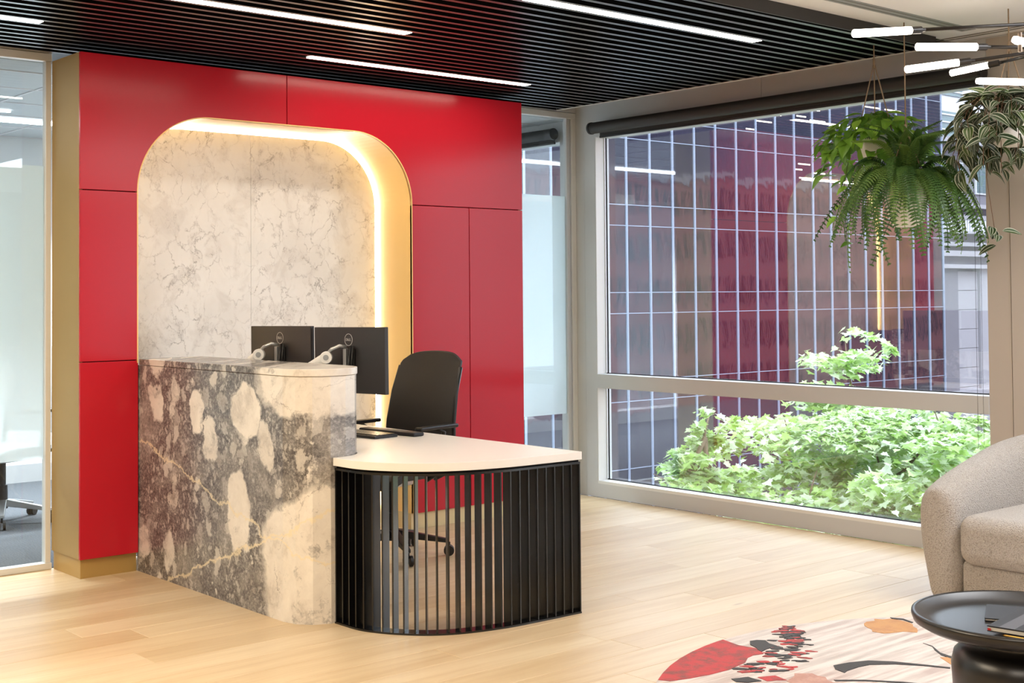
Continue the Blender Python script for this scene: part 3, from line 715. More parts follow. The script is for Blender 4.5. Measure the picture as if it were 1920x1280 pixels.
# ---------------------------------------------------------------- roller blinds
def blind(y0, y1, label, chain=True):
    t = thing('roller_blind', label, 'blind', (6.46, (y0+y1)/2, 2.6))
    xb = 6.485
    MB().tube([(xb, y0+.02, 2.602), (xb, y1-.02, 2.602)], .040, 28).build('blind_tube', 'blind', t, smooth=False, bevel=.002)
    for yy in (y0, y1-.02): MB().tube([(xb, yy, 2.602), (xb, yy+.02, 2.602)], .043, 28).build('end_bracket', 'plastic_black', t, bevel=.002)
    bx('blind_fabric', 'blind', xb+.034, xb+.037, y0+.03, y1-.06, 2.545, 2.60, t); bx('bottom_bar', 'plastic_black', xb+.028, xb+.043, y0+.03, y1-.06, 2.532, 2.548, t, bevel=.003)
    for j, yb in enumerate((y0+.012, y0+.045) if chain else ()):
        q = MB(); z = 2.56; i = 0; zb = .62 if j == 0 else .60
        while z > zb:
            q.lathe([(0, -.0022), (.0022, 0), (0, .0022)], (xb-.042, yb, z), 5); z -= .0075; i += 1
        q.tube([(xb-.042, yb, 2.56), (xb-.042, yb, zb)], .0006, 4); q.build('bead_chain', 'blind', t)
    return t
blind(3.70, 6.72, 'long rolled-up charcoal roller blind above the big window')
blind(7.10, 10.2, 'rolled-up charcoal roller blind seen through the right glass partition', chain=False)

# ---------------------------------------------------------------- chandelier
ch = thing('chandelier', 'branching dark chandelier with glowing white tubes at the upper right', 'chandelier', (5.29, 2.58, 2.48))
def lamp(a, b, e, name='lamp_tube', ra=.0155):
    a, b, e = Vector(a), Vector(b), Vector(e); d = (b-a).normalized()
    MB().tube([a-d*.004, a, b], [ra*.7, ra, ra], 16).build(name, 'tube_lamp', ch, smooth=True)
    MB().tube([b, b+d*.05, b+d*.052, b+d*.07], [ra*.95, ra*.95, ra*.5, ra*.5], 14).build('socket', 'rod_dark', ch, smooth=False, bevel=.001)
    MB().tube([b+d*.065, e], .0075, 10).build('rod', 'rod_dark', ch, smooth=True)
H1, H2, H3 = (5.294, 2.578, 2.53), (5.30, 2.60, 2.44), (5.36, 2.70, 2.46)
lamp((4.242, 2.951, 2.411), (4.493, 2.868, 2.441), (5.294, 2.590, 2.535))
lamp((4.601, 2.907, 2.395), (4.869, 2.81, 2.412), (5.36, 2.64, 2.44))
lamp((4.918, 3.163, 2.374), (5.087, 3.018, 2.402), (5.45, 2.70, 2.465))
lamp((5.695, 3.419, 2.473), (5.739, 3.25, 2.493), (5.50, 2.85, 2.47))
lamp((4.840, 2.420, 2.246), (4.788, 2.747, 2.258), (4.75, 2.80, 2.26)) if False else None
MB().tube([(4.776, 2.757, 2.258), (4.788, 2.747, 2.258), (5.05, 2.525, 2.247)], [.010, .0135, .0135], 16).build('lamp_tube', 'tube_lamp', ch, smooth=True)
MB().tube([(5.05, 2.525, 2.247), (5.11, 2.474, 2.245)], .013, 14).build('socket', 'rod_dark', ch, bevel=.001); MB().tube([(5.10, 2.48, 2.245), (5.29, 2.35, 2.30), (5.30, 2.58, 2.45)], .0075, 10).build('rod', 'rod_dark', ch, smooth=True)
MB().tube([(4.700, 2.560, 2.385), (4.709, 2.552, 2.381), (4.86, 2.425, 2.325)], [.011, .0155, .0155], 16).build('lamp_tube', 'tube_lamp', ch, smooth=True)
MB().tube([(4.86, 2.425, 2.325), (5.29, 2.56, 2.46)], .0075, 10).build('rod', 'rod_dark', ch, smooth=True)
MB().tube([(4.721, 2.542, 2.335), (4.721, 2.542, 2.41)], .008, 12).build('holder', 'rod_bronze', ch, bevel=.001); MB().tube([(4.721, 2.542, 2.405), (5.29, 2.57, 2.49)], .004, 8).build('rod', 'rod_dark', ch, smooth=True)
MB().tube([(5.30, 2.59, 2.42), (5.30, 2.59, ZC)], .012, 12).build('stem', 'rod_dark', ch, smooth=True); MB().tube([(5.36, 2.64, 2.44), (5.50, 2.85, 2.47), (5.45, 2.70, 2.465), (5.30, 2.59, 2.48)], .0075, 10).build('rod', 'rod_dark', ch, smooth=True)
MB().lathe([(0, 0), (.06, 0), (.06, .02), (0, .02)], (5.30, 2.59, ZC-.02), 24).build('ceiling_rose', 'rod_dark', ch)

# ---------------------------------------------------------------- plants
def frame(p, d, nrm, s=1.0):
    d = Vector(d).normalized(); nrm = Vector(nrm); x = d.cross(nrm)
    if x.length < 1e-4: x = d.orthogonal()
    x.normalize(); z = x.cross(d).normalized(); M = Matrix.Identity(4)
    for i in range(3): M[i][0], M[i][1], M[i][2], M[i][3] = x[i]*s, d[i]*s, z[i]*s, p[i]
    return M
def leaf_mesh(name, outline, L, Wd, cup, droop, mat, rows=7):
    # blade along +y from 0 to L; outline(t)->half width 0..1
    me = bpy.data.meshes.new(name); v = []; f = []; uv = []
    cols = (-1, -.5, 0, .5, 1)
    for i in range(rows+1):
        t = i/rows; w = outline(t)*Wd
        for c in cols: v.append((c*w, L*t, cup*abs(c)*w*2-droop*t*t*L)); uv.append((.5+.5*c, t))
    n = len(cols)
    for i in range(rows):
        for j in range(n-1): a = i*n+j; f.append((a, a+1, a+n+1, a+n))
    me.from_pydata(v, [], f); me.materials.append(MATS[mat]); ul = me.uv_layers.new(name='UV')
    for l in me.loops: ul.data[l.index].uv = uv[l.vertex_index]
    for p in me.polygons: p.use_smooth = True
    return me
def heart(t): return (sin(pi*min(1, t*1.02))**.55)*(1.05-.75*t)*1.0 if 0 < t < 1 else (.25 if t == 0 else 0)
def lance(t): return sin(pi*t**.8)**.8 if 0 < t < 1 else 0
rp = random.Random(11)
def pot(parent, c, r, h, mat='pot_white'):
    MB().lathe([(0, 0), (r*.55, 0), (r*.74, h*.12), (r*.9, h*.5), (r, h), (r*.93, h), (r*.9, h*.9), (0, h*.88)], c, 36).build('pot', mat, parent, smooth=True)
    MB().lathe([(0, h*.89), (r*.9, h*.9)], c, 20).build('soil', 'soil', parent)
def ropes(parent, c, r, zrim, zknot, zhook, hook=None):
    hx, hy = (hook or (c[0], c[1]))
    for k in range(3):
        a = 2*pi*k/3+.6; MB().tube([(c[0]+r*cos(a), c[1]+r*sin(a), zrim), (c[0], c[1], zknot)], .0035, 6).build('rope', 'rope', parent, smooth=True)
    MB().tube([(c[0], c[1], zknot-.03), (c[0], c[1], zknot+.02)], .007, 8).build('knot', 'rope', parent, smooth=True)
    MB().tube([(c[0], c[1], zknot), (hx, hy, zhook)], .0035, 6).build('rope', 'rope', parent, smooth=True)
CAMP = Vector((0, 0, CZ))
# pothos
pc = Vector((6.06, 4.092, 2.13)); po = thing('hanging_pothos', 'bushy green heart-leaved plant hanging behind and above the fern', 'plant', tuple(pc))
pot(po, tuple(pc), .085, .13); ropes(po, tuple(pc), .10, 2.28, 2.66, ZS+.03)
pl = [leaf_mesh('leaf', heart, .11, .045, .12, dr, 'pothos_leaf') for dr in (.1, .35, .6)]
for i in range(270):
    a = rp.uniform(0, 2*pi); rr = .28*sqrt(rp.random())+.01; zz = 2.27+.12*(1-(rr/.29)**2)-rp.random()*.22*(rr/.27)
    p = pc+Vector((cos(a)*rr, sin(a)*rr, 0)); p.z = zz
    M = frame(p, (cos(a+rp.uniform(-.7, .7)), sin(a+rp.uniform(-.7, .7)), rp.uniform(-.9, .2)), (cos(a)*.5+rp.uniform(-.3, .3), sin(a)*.5+rp.uniform(-.3, .3), 1), rp.uniform(.6, 1.0))
    link_at('leaf', rp.choice(pl), po, M)
vines = [[(5.95, 4.15, 2.24), (5.907, 4.159, 2.12), (5.885, 4.18, 1.95), (5.88, 4.19, 1.86), (5.90, 4.17, 1.70)], [(6.03, 4.02, 2.26), (6.02, 4.05, 2.12), (6.04, 4.04, 2.04), (6.03, 4.05, 1.97)]]
for vn in vines:
    MB().tube(vn, .0022, 5).build('vine', 'stem_green', po, smooth=True)
for (x, y, z) in [(5.907, 4.159, 2.117), (5.954, 4.119, 2.102), (5.90, 4.17, 2.05), (5.872, 4.189, 1.891), (5.94, 4.13, 1.946), (5.85, 4.20, 1.83), (5.914, 4.153, 1.80), (6.014, 4.067, 2.10), (6.046, 4.04, 2.045), (5.919, 4.149, 1.69), (6.0, 4.07, 2.02), (5.90, 4.165, 1.99)]:
    a = rp.uniform(0, 2*pi); link_at('leaf', pl[1], po, frame((x, y, z), (-.3+rp.uniform(-.6, .6), .25+rp.uniform(-.5, .5), rp.uniform(-.4, .1)), (-.3, -.3, 1), rp.uniform(.5, .75)))
# fern
fc = Vector((5.88, 3.79, 1.76)); fe = thing('hanging_fern', 'large Boston fern in a white pot hanging on a rope before the window', 'plant', tuple(fc))
pot(fe, tuple(fc), .115, .25); ropes(fe, tuple(fc), .10, 2.0, 2.26, ZC)
def frond(L, rise, fall, name='frond'):
    # local: starts at origin, heads +x, up z
    v = []; f = []; n = 36; pts = []
    for i in range(n+1):
        t = i/n; x = L*(1-(1-t)**1.7)*.62 if fall > .3 else L*t*.85; z = rise*sin(min(1, t*1.6)*pi/2)*(1-t*.2)-fall*L*t**2.0
        pts.append(Vector((x, 0, z)))
    for i in range(1, n+1):
        p = pts[i]; d = (pts[i]-pts[i-1]).normalized(); nz = Vector((-d.z, 0, d.x)); t = i/n
        ll = .052*(min(1, .35+t*4)*max(0, 1.02-t)**.40)+.003
        for s in (-1, 1):
            side = Vector((0, s, 0)); q = p+side*ll+d*ll*.22-nz*ll*.28; w = d*.0060
            b = len(v); v += [p-w*.6, p+side*ll*.5-w*.9+d*ll*.1, q, p+side*ll*.5+w*.9+d*ll*.1, p+w*.6]; f.append((b, b+1, b+2, b+3, b+4) if s > 0 else (b+4, b+3, b+2, b+1, b))
    mb = MB(); mb.add(v, f); mb.tube(pts, [.0022]*n+[.0008], 4, False)
    me = bpy.data.meshes.new(name); me.from_pydata(mb.v, [], mb.f); me.materials.append(MATS['fern_leaf']); return me
F = [frond(.40, .22, .10), frond(.46, .16, .55), frond(.50, .12, .85), frond(.50, .08, 1.0), frond(.42, .10, 1.05), frond(.36, .05, 1.1)]
spec = [(0, 20, .02), (1, 18, .03), (2, 18, .05), (3, 20, .07), (4, 16, .08), (5, 14, .09)]
for k, cnt, r0 in spec:
    for i in range(cnt):
        a = 2*pi*(i+rp.random()*.8)/cnt+k*.37
        M = Matrix.Translation(fc+Vector((cos(a)*r0, sin(a)*r0, .235))) @ Matrix.Rotation(a, 4, 'Z') @ Matrix.Rotation(rp.uniform(-.35, .2) if k else rp.uniform(-.9, -.2), 4, 'Y') @ Matrix.Rotation(rp.uniform(-.5, .5), 4, 'X') @ Matrix.Scale(rp.uniform(.75, 1.02), 4)
        link_at('frond', F[k], fe, M)
# inch plant
tc_ = Vector((5.995, 3.285, 2.13)); tp = thing('hanging_inch_plant', 'hanging plant with small white striped leaves at the right edge', 'plant', tuple(tc_))
pot(tp, tuple(tc_), .11, .16, 'pot_white'); ropes(tp, tuple(tc_), .10, 2.28, 2.62, ZC)
il = [leaf_mesh('leaf', lance, .085, .020, .25, dr, 'inch_leaf', 8) for dr in (.05, .3, .5)]
SV = Vector((sin(TH), cos(TH), 0)); RV = Vector((cos(TH), -sin(TH), 0))
nl = 0
for k in range(42):
    a = rp.uniform(0, 2*pi); r0 = rp.uniform(.02, .12); Ls = rp.uniform(.05, .36); p0 = tc_+Vector((cos(a)*r0, sin(a)*r0, .17))
    pts = []
    for i in range(9):
        t = i/8; rr = .19*min(1, t*1.9)*rp.uniform(.9, 1.05)*(.6+.4*(k % 3)/2); z = .06*sin(min(1, t*2)*pi)-Ls*max(0, t-.25)**1.1*1.2
        pts.append(p0+Vector((cos(a)*rr, sin(a)*rr, z)))
    MB().tube(pts, .0018, 5).build('vine', 'stem_brown', tp, smooth=True)
    for i in range(1, 9):
        if nl >= 290: break
        p = pts[i]; d = (pts[i]-pts[i-1]).normalized(); b = rp.uniform(0, 2*pi)
        if rp.random() < .12: continue
        dirv = Vector((cos(b), sin(b), rp.uniform(-.6, .5))) + d*.7
        link_at('leaf', rp.choice(il), tp, frame(p, dirv, (cos(a)*.6, sin(a)*.6-.2, 1), rp.uniform(.95, 1.5))); nl += 1
for dx, z in ((-.10, 1.74), (-.07, 1.70), (-.10, 1.68), (-.05, 1.72), (-.08, 1.65)):
    p = tc_+RV*dx; p.z = z; link_at('leaf', il[0], tp, frame(p, (rp.uniform(-1, 1), rp.uniform(-1, 1), rp.uniform(-.6, .4)), (-.3, -.5, .7), 1.1))
MB().tube([tc_+RV*-.10+Vector((0, 0, .1)), tc_+RV*-.12+Vector((0, 0, -.15)), tc_+RV*-.08+Vector((0, 0, -.45))], .0018, 5).build('vine', 'stem_brown', tp, smooth=True)

# ---------------------------------------------------------------- armchair
ac = thing('armchair', 'curved light taupe boucle armchair by the window at the right edge', 'armchair', (5.85, 3.0, 0))
def shell():
    Wt = .215; x0, xb, yt, yb_ = 5.475, 6.33, 3.375, 2.50   # centre line of the wall
    rc_ = .33
    path = [(x0+i*(xb-rc_-x0)/8, yt) for i in range(9)]+arc(xb-rc_, yt-rc_, rc_, 90, 0, 10)[1:]+[(xb, yt-rc_-(yt-yb_-2*rc_)*.5)]+arc(xb-rc_, yb_+rc_, rc_, 0, -90, 10)+[(xb-rc_-i*(xb-rc_-x0)/8, yb_) for i in range(1, 9)]
    n = len(path); L = [0]
    for a, b in zip(path, path[1:]): L.append(L[-1]+sqrt((a[0]-b[0])**2+(a[1]-b[1])**2))
    st = []
    caps = [(-.060, .30), (-.052, .62), (-.032, .86), (0, 1.0)]
    for off, s in caps[:-1]: st.append(((path[0][0]+off*1.0, path[0][1]), (1, 0), 0.0, s))
    for i, p in enumerate(path):
        a = path[max(i-1, 0)]; b = path[min(i+1, n-1)]; d = Vector((b[0]-a[0], b[1]-a[1])).normalized(); st.append((p, (d.x, d.y), L[i]/L[-1], 1.0))
    for off, s in caps[:-1][::-1]: st.append(((path[-1][0]+off, path[-1][1]), (-1, 0), 1.0, s))
    q = MB(); m_ = 20; rings = []
    for p, d, s, k in st:
        e = min(s, 1-s)*2; H = .545+.27*(e**.8 if e > 0 else 0); H = min(H, .79)
        nx, ny = -d[1], d[0]     # outward (left of travel)
        rg = []
        w = Wt*k
        prof = [(-.5, .02), (-.5, .18), (-.5, .34), (-.5, H-.16), (-.48, H-.08), (-.38, H-.028), (-.2, H-.004), (0, H), (.2, H-.008), (.38, H-.035), (.48, H-.085), (.5, H-.16), (.49, H-.26), (.44, .20), (.36, .08), (.30, .02)]
        for a, z in prof:
            o_ = a*w
            if k < 1: z = .02+(z-.02)*(1-(1-k)*.10)
            if a > 0 and z < H-.2: o_ = a*w - .025*(1-z/(H-.2))
            rg.append((p[0]+nx*o_, p[1]+ny*o_, z))
        rings.append(rg)
    N = len(rings[0]); b0 = 0
    for rg in rings: q.v += rg
    for i in range(len(rings)-1):
        for j in range(N): q.f.append((i*N+j, i*N+(j+1) % N, (i+1)*N+(j+1) % N, (i+1)*N+j))
    q.f.append(tuple(range(N))); q.f.append(tuple((len(rings)-1)*N+j for j in range(N))[::-1])
    return q
shell().build('shell', 'boucle', ac, smooth=True, sub=2)
def pillow(x0, x1, y0, y1, z0, z1, name, r):
    o = MB().box(x0, x1, y0, y1, z0, z1).build(name, 'boucle', ac, bevel=r, bseg=6); return o
pillow(5.40, 6.21, 2.615, 3.262, .20, .425, 'seat_cushion', .065); pillow(5.455, 6.18, 2.60, 3.27, .012, .215, 'base', .03)

# ---------------------------------------------------------------- rug
rg_ = thing('round_rug', 'round grey rug with red, black and ochre abstract shapes under the side table', 'rug', (4.282, 2.358, 0))
RC, RRd = (4.282, 2.358), 1.245
MB().prism(arc(*RC, RRd, 0, 360, 96)[:-1], .0005, .012).build('pile', 'rug_base', rg_, bevel=.004)
def jag(poly, amp, seed, step=.03):
    r_ = random.Random(seed); out = []
    for i in range(len(poly)):
        a = Vector(poly[i]); b = Vector(poly[(i+1) % len(poly)]); L = (b-a).length; n = max(1, int(L/step)); nn = Vector((-(b-a).y, (b-a).x)).normalized()
        for k in range(n): out.append(tuple(a.lerp(b, k/n)+nn*(r_.uniform(-amp, amp) if k else 0)))
    return out
def inlay(poly, mat, name, z=.0135):
    MB().prism(poly, .0115, z).build(name, mat, rg_)
def rp_(deg, r): return (RC[0]+r*cos(R(deg)), RC[1]+r*sin(R(deg)))
red_poly = [(3.583, 3.397), (3.79, 3.505), (3.955, 3.562), (4.1, 3.586), (4.194, 3.571), (4.175, 3.499), (4.192, 3.404), (4.147, 3.349), (4.059, 3.354), (3.947, 3.309), (3.879, 3.3), (3.776, 3.306), (3.685, 3.321), (3.605, 3.344)]
# keep the outer side on the circular edge
rpn = [rp_(d, RRd-.004) for d in (124.2, 120, 115, 110, 105, 100, 96, 94)]+[(4.175, 3.499), (4.192, 3.404), (4.147, 3.349), (4.10, 3.362), (4.059, 3.354), (4.0, 3.318), (3.947, 3.309), (3.879, 3.296), (3.776, 3.302), (3.685, 3.318), (3.605, 3.344)]
inlay(rpn, 'rug_red', 'red_shape'); inlay([(4.257, 3.506), (4.290, 3.497), (4.311, 3.47), (4.285, 3.43), (4.279, 3.385), (4.215, 3.384), (4.164, 3.372), (4.175, 3.40), (4.195, 3.421), (4.215, 3.47)], 'rug_black', 'black_shape', .0145)
rs = random.Random(5)
spray = [((4.545, 3.543), .03), ((4.50, 3.49), .05), ((4.45, 3.43), .07), ((4.38, 3.39), .09), ((4.31, 3.33), .10), ((4.22, 3.28), .10), ((4.14, 3.24), .09), ((4.05, 3.22), .09), ((3.96, 3.24), .06)]
for (x, y), r_ in spray:
    for k in range(11):
        a = rs.uniform(0, 2*pi); d = r_*sqrt(rs.random()); cx_, cy_ = x+d*cos(a), y+d*sin(a)
        n = 9; e = rs.uniform(.020, .042); ang = R(-38)+rs.uniform(-.5, .5)
        P_ = []
        for i in range(n):
            t = 2*pi*i/n; q_ = e*rs.uniform(.55, 1.15); u_, v_ = q_*cos(t), q_*.42*sin(t); P_.append((cx_+u_*cos(ang)-v_*sin(ang), cy_+u_*sin(ang)+v_*cos(ang)))
        if (cx_-RC[0])**2+(cy_-RC[1])**2 < (RRd-.02)**2: inlay(P_, 'rug_black' if rs.random() < .68 else 'rug_red', 'flake', .0138+rs.random()*.0008)
inlay(jag([(4.814, 3.342), (4.945, 3.382), (4.994, 3.337), (4.997, 3.243), (4.934, 3.165), (4.878, 3.129), (4.85, 3.176), (4.764, 3.212), (4.755, 3.263)], .014, 2), 'rug_ochre', 'ochre_shape')
for i, pl_ in enumerate(([(4.214, 3.067), (4.291, 3.051), (4.368, 3.017), (4.428, 2.944), (4.475, 2.848), (4.516, 2.757), (4.502, 2.749), (4.459, 2.837), (4.4, 2.92), (4.323, 2.98), (4.268, 2.99), (4.192, 2.989), (4.163, 2.98), (4.176, 3.031)],
            [(4.747, 3.019), (4.736, 2.969), (4.67, 2.893), (4.653, 2.832), (4.63, 2.78), (4.615, 2.79), (4.629, 2.827), (4.640, 2.87), (4.685, 2.926), (4.728, 2.966)],
            [(5.015, 3.35), (5.038, 3.298), (5.015, 3.235), (5.0, 3.232), (5.018, 3.288), (5.001, 3.332)], [(4.058, 2.953), (4.139, 2.880), (4.223, 2.771), (4.28, 2.66), (4.265, 2.655), (4.21, 2.762), (4.13, 2.868), (4.05, 2.940)])):
    inlay(pl_, 'rug_black', 'black_line', .0140)
inlay(jag([(3.92, 3.06), (4.021, 3.102), (4.069, 3.058), (4.065, 2.994), (4.017, 2.90), (3.93, 2.86), (3.86, 2.95)], .012, 4), 'rug_rose', 'rose_shape', .0132)
inlay([(3.88, 3.161), (3.944, 3.131), (3.93, 3.067), (3.90, 3.09), (3.867, 3.106)], 'rug_red', 'red_shape'); inlay([(3.789, 3.21), (3.854, 3.185), (3.852, 3.121), (3.80, 3.14), (3.774, 3.174)], 'rug_black', 'black_shape', .0145)
inlay([(4.613, 2.86), (4.65, 2.825), (4.60, 2.74), (4.554, 2.776)], 'rug_ochre', 'ochre_shape')

# ---------------------------------------------------------------- side table with notebooks
TC = (3.745, 2.045); TZ = .447; TR = .318
tb = thing('side_table', 'round black side table with a raised tray rim beside the armchair', 'table', (TC[0], TC[1], 0))
MB().lathe([(0, -.022), (.16, -.022), (TR-.10, -.030), (TR-.03, -.026), (TR-.006, -.012), (TR, .006), (TR-.001, .0145), (TR-.008, .018), (TR-.014, .014), (TR-.035, .000), (TR-.060, -.010), (TR-.085, -.013), (0, -.013)], (TC[0], TC[1], TZ), 96).build('tray', 'satin_black', tb, smooth=True)
MB().lathe([(0, .40), (.175, .425), (.172, .405), (.160, .392), (.158, .380), (.175, .365), (.196, .345), (.204, .31), (.200, .24), (.185, .15), (.19, .06), (.21, .030), (.21, .0135), (0, .0135)], (TC[0], TC[1], 0), 72).build('pedestal', 'satin_black', tb, smooth=True)
def book(cx_, cy_, z, ang, w, d, h, name, label, stripe, parent=None):
    M = Matrix.Translation((cx_, cy_, z)) @ Matrix.Rotation(ang, 4, 'Z')
    t = thing(name, label, 'notebook', (cx_, cy_, z))
    MB().box(0, w, 0, d, h-.003, h).xf(M).build('cover', 'book_black', t, bevel=.0012)
    MB().box(0, w, 0, d, 0, .003).xf(M).build('cover', 'book_black', t, bevel=.0012)
    MB().box(.003, w-.003, .003, d-.003, .003, h-.003).xf(M).build('pages', 'paper', t)
    if stripe: MB().box(.035, .080, -.0003, d+.0003, h-.0005, h+.0006).xf(M).build('band', 'book_stripe', t)
    if stripe: MB().box(.002, .012, -.0012, 0, .004, .010).xf(M).build('ribbon_end', 'red_mark', t)
    return t
zt = TZ-.0128
book(3.690, 2.135, zt, R(-62), .15, .19, .010, 'notebook', 'thin dark notebook lying underneath on the black side table', False)
book(3.470, 1.995, zt+.0106, R(-63), .15, .22, .016, 'notebook', 'thick black notebook with a grey band lying on top on the side table', True) if False else None
bk = book(3.548, 2.046, zt+.0106, R(-81.5), .19, .28, .017, 'notebook', 'thick black notebook with a grey band, on top on the side table', True)
pn = thing('pen', 'gold pen tucked beside the notebooks on the side table', 'pen', (3.565, 1.99, zt+.005))
MB().tube([(3.563, 2.005, zt+.005), (3.563, 1.998, zt+.005), (3.575, 1.87, zt+.005), (3.576, 1.862, zt+.005)], [.002, .0048, .0048, .002], 10).build('barrel', 'gold', pn, smooth=True)

# ---------------------------------------------------------------- outside: ground, towers, trees
struct(bx('ground', 'asphalt', 7.2, 320, -160, 320, -11.2, -11))
tower = thing('glass_tower', 'dark glass office tower with white mullions across the street', 'building', (50, 41, -11))
YT = 41.0; X0 = 67.2-1.4965*21
bx('core', 'black_back', X0-.5, 67.0, YT+.35, YT+26, -11, 16.2, tower)
fr_ = random.Random(9)
for n_ in range(-3, 4):
    zb = .61+3.87*n_
    for (za, zb2) in ((zb+.02, zb+.90), (zb+.94, zb+3.85)):
        for k in range(21):
            xa = X0+1.4965*k; o = MB().box(-.70, .70, 0, .03, -(zb2-za)/2, (zb2-za)/2).build('glass_pane', 'facade_glass', tower)
            o.location = (xa+.748, YT+.05, (za+zb2)/2); o.rotation_euler = (fr_.uniform(-.003, .003), 0, fr_.uniform(-.006, .006))
    bx('transom', 'mullion', X0, 67.2, YT+.02, YT+.06, zb-.016, zb+.016, tower); bx('transom', 'mullion', X0, 67.2, YT+.02, YT+.06, zb+.904, zb+.936, tower)
for k in range(22):
    xa = X0+1.4965*k; bx('mullion', 'mullion', xa-.022, xa+.022, YT-.03, YT+.08, -11, 16.1, tower)
for xa, xb_, za in [(49.41, 50.13, 9.86), (50.04, 50.64, 9.37), (50.85, 52.0, 9.82), (51.52, 52.72, 10.24), (51.39, 52.77, 10.23), (54.0, 54.75, 10.32), (54.45, 55.91, 10.73), (55.09, 56.35, 10.19), (58.4, 59.16, 11.41), (59.73, 61.3, 11.3), (61.7, 63.22, 11.3), (54.08, 55.04, 7.91), (53.73, 54.38, 7.62), (55.25, 56.28, 7.51), (54.15, 55.47, 7.21)]: bx('office_lamp', 'far_lamp', xa, xb_, YT+.03, YT+.048, za, za+.06, tower)
# older stone building beyond the tower's corner
sb = thing('stone_building', 'grey stone building with cornices beyond the corner of the glass tower', 'building', (78, 46, -11))
YS = 46
bx('wall', 'stone_grey', 70, 96, YS+.6, YS+14, -11, 11.0, sb)
for z0, z1, o_ in ((11.0, 11.35, .9), (6.9, 7.15, .7), (6.15, 6.45, .5), (5.2, 5.35, .9), (4.4, 4.65, .6), (3.75, 4.1, .5), (2.95, 3.2, .9), (-5.2, -4.9, .7)): bx('cornice', 'stone_light', 70, 96, YS+.6-o_, YS+.7, z0, z1, sb)
for i, x in enumerate((75.5, 79.9, 84, 88)): bx('pilaster', 'stone_grey' if i != 1 else 'stone_light', x, x+1.7, YS+.1, YS+.65, -11, 2.95, sb)
for x in (77.35, 78.0, 78.65):
    pass
for j in range(8): bx('stone_block', 'stone_light', 77.35, 79.8, YS+.25, YS+.66, -7.2+1.25*j, -7.2+1.25*j+1.22, sb)
for x in (75.9, 78.0, 81): f_ = bx('window', 'stone_white', x-.75, x+.75, YS+.5, YS+.66, 7.9, 9.9, sb); bx('pane', 'far_window', x-.6, x-.04, YS+.47, YS+.52, 8.0, 9.8, f_); bx('pane', 'far_window', x+.04, x+.6, YS+.47, YS+.52, 8.0, 9.8, f_)
for k in range(26): bx('baluster', 'stone_white', 75+.3*k, 75.15+.3*k, YS+.15, YS+.3, 5.35, 6.15, sb)
wt = thing('white_building', 'white rendered building rising behind the stone one, top right of the window', 'building', (80, 62, -11))
bx('wall', 'stone_white', 82, 120, 62, 75, -11, 30, wt)
for z0, z1 in ((14.4, 17.0), (18.4, 21.0), (9, 12), (22.5, 25)):
    f_ = bx('window', 'far_window', 99.5, 104.9, 61.9, 62.02, z0, z1, wt)
    for k in range(4): bx('louvre', 'stone_white', 99.5, 104.9, 61.8, 61.9, z0+.3+.65*k, z0+.42+.65*k, f_)
# brick building on the near side of the street, seen mirrored in the tower's glass
bb = thing('brick_building', 'brown brick building mirrored in the glass tower', 'building', (110, -18, -11))
bx('wall', 'brick_brown', 40, 230, -30, -18, -11, 15, bb)
q = MB()
for r_ in range(5):
    for k in range(70): q.box(42+2.6*k, 43.05+2.6*k, -18, -17.92, -9.5+5.0*r_, -6.6+5.0*r_)
tag(q.build('windows', 'black_back', bb), None, None, kind='stuff')
bx('cornice', 'stone_light', 40, 230, -18.1, -17.6, 14.4, 15.0, bb)
bx('upper_block', 'night_glass', 40, 230, -32, -19, 15, 46, bb)  # unseen upper block and fins, added for their reflection in the tower
q = MB()
for k in range(48): q.box(42+4*k, 42.14+4*k, -19.2, -19, 15, 46)
for k in range(7): q.box(40, 230, -19.06, -19, 19+4.2*k, 19.1+4.2*k)
tag(q.build('fins', 'stone_white', bb), None, None, kind='stuff')

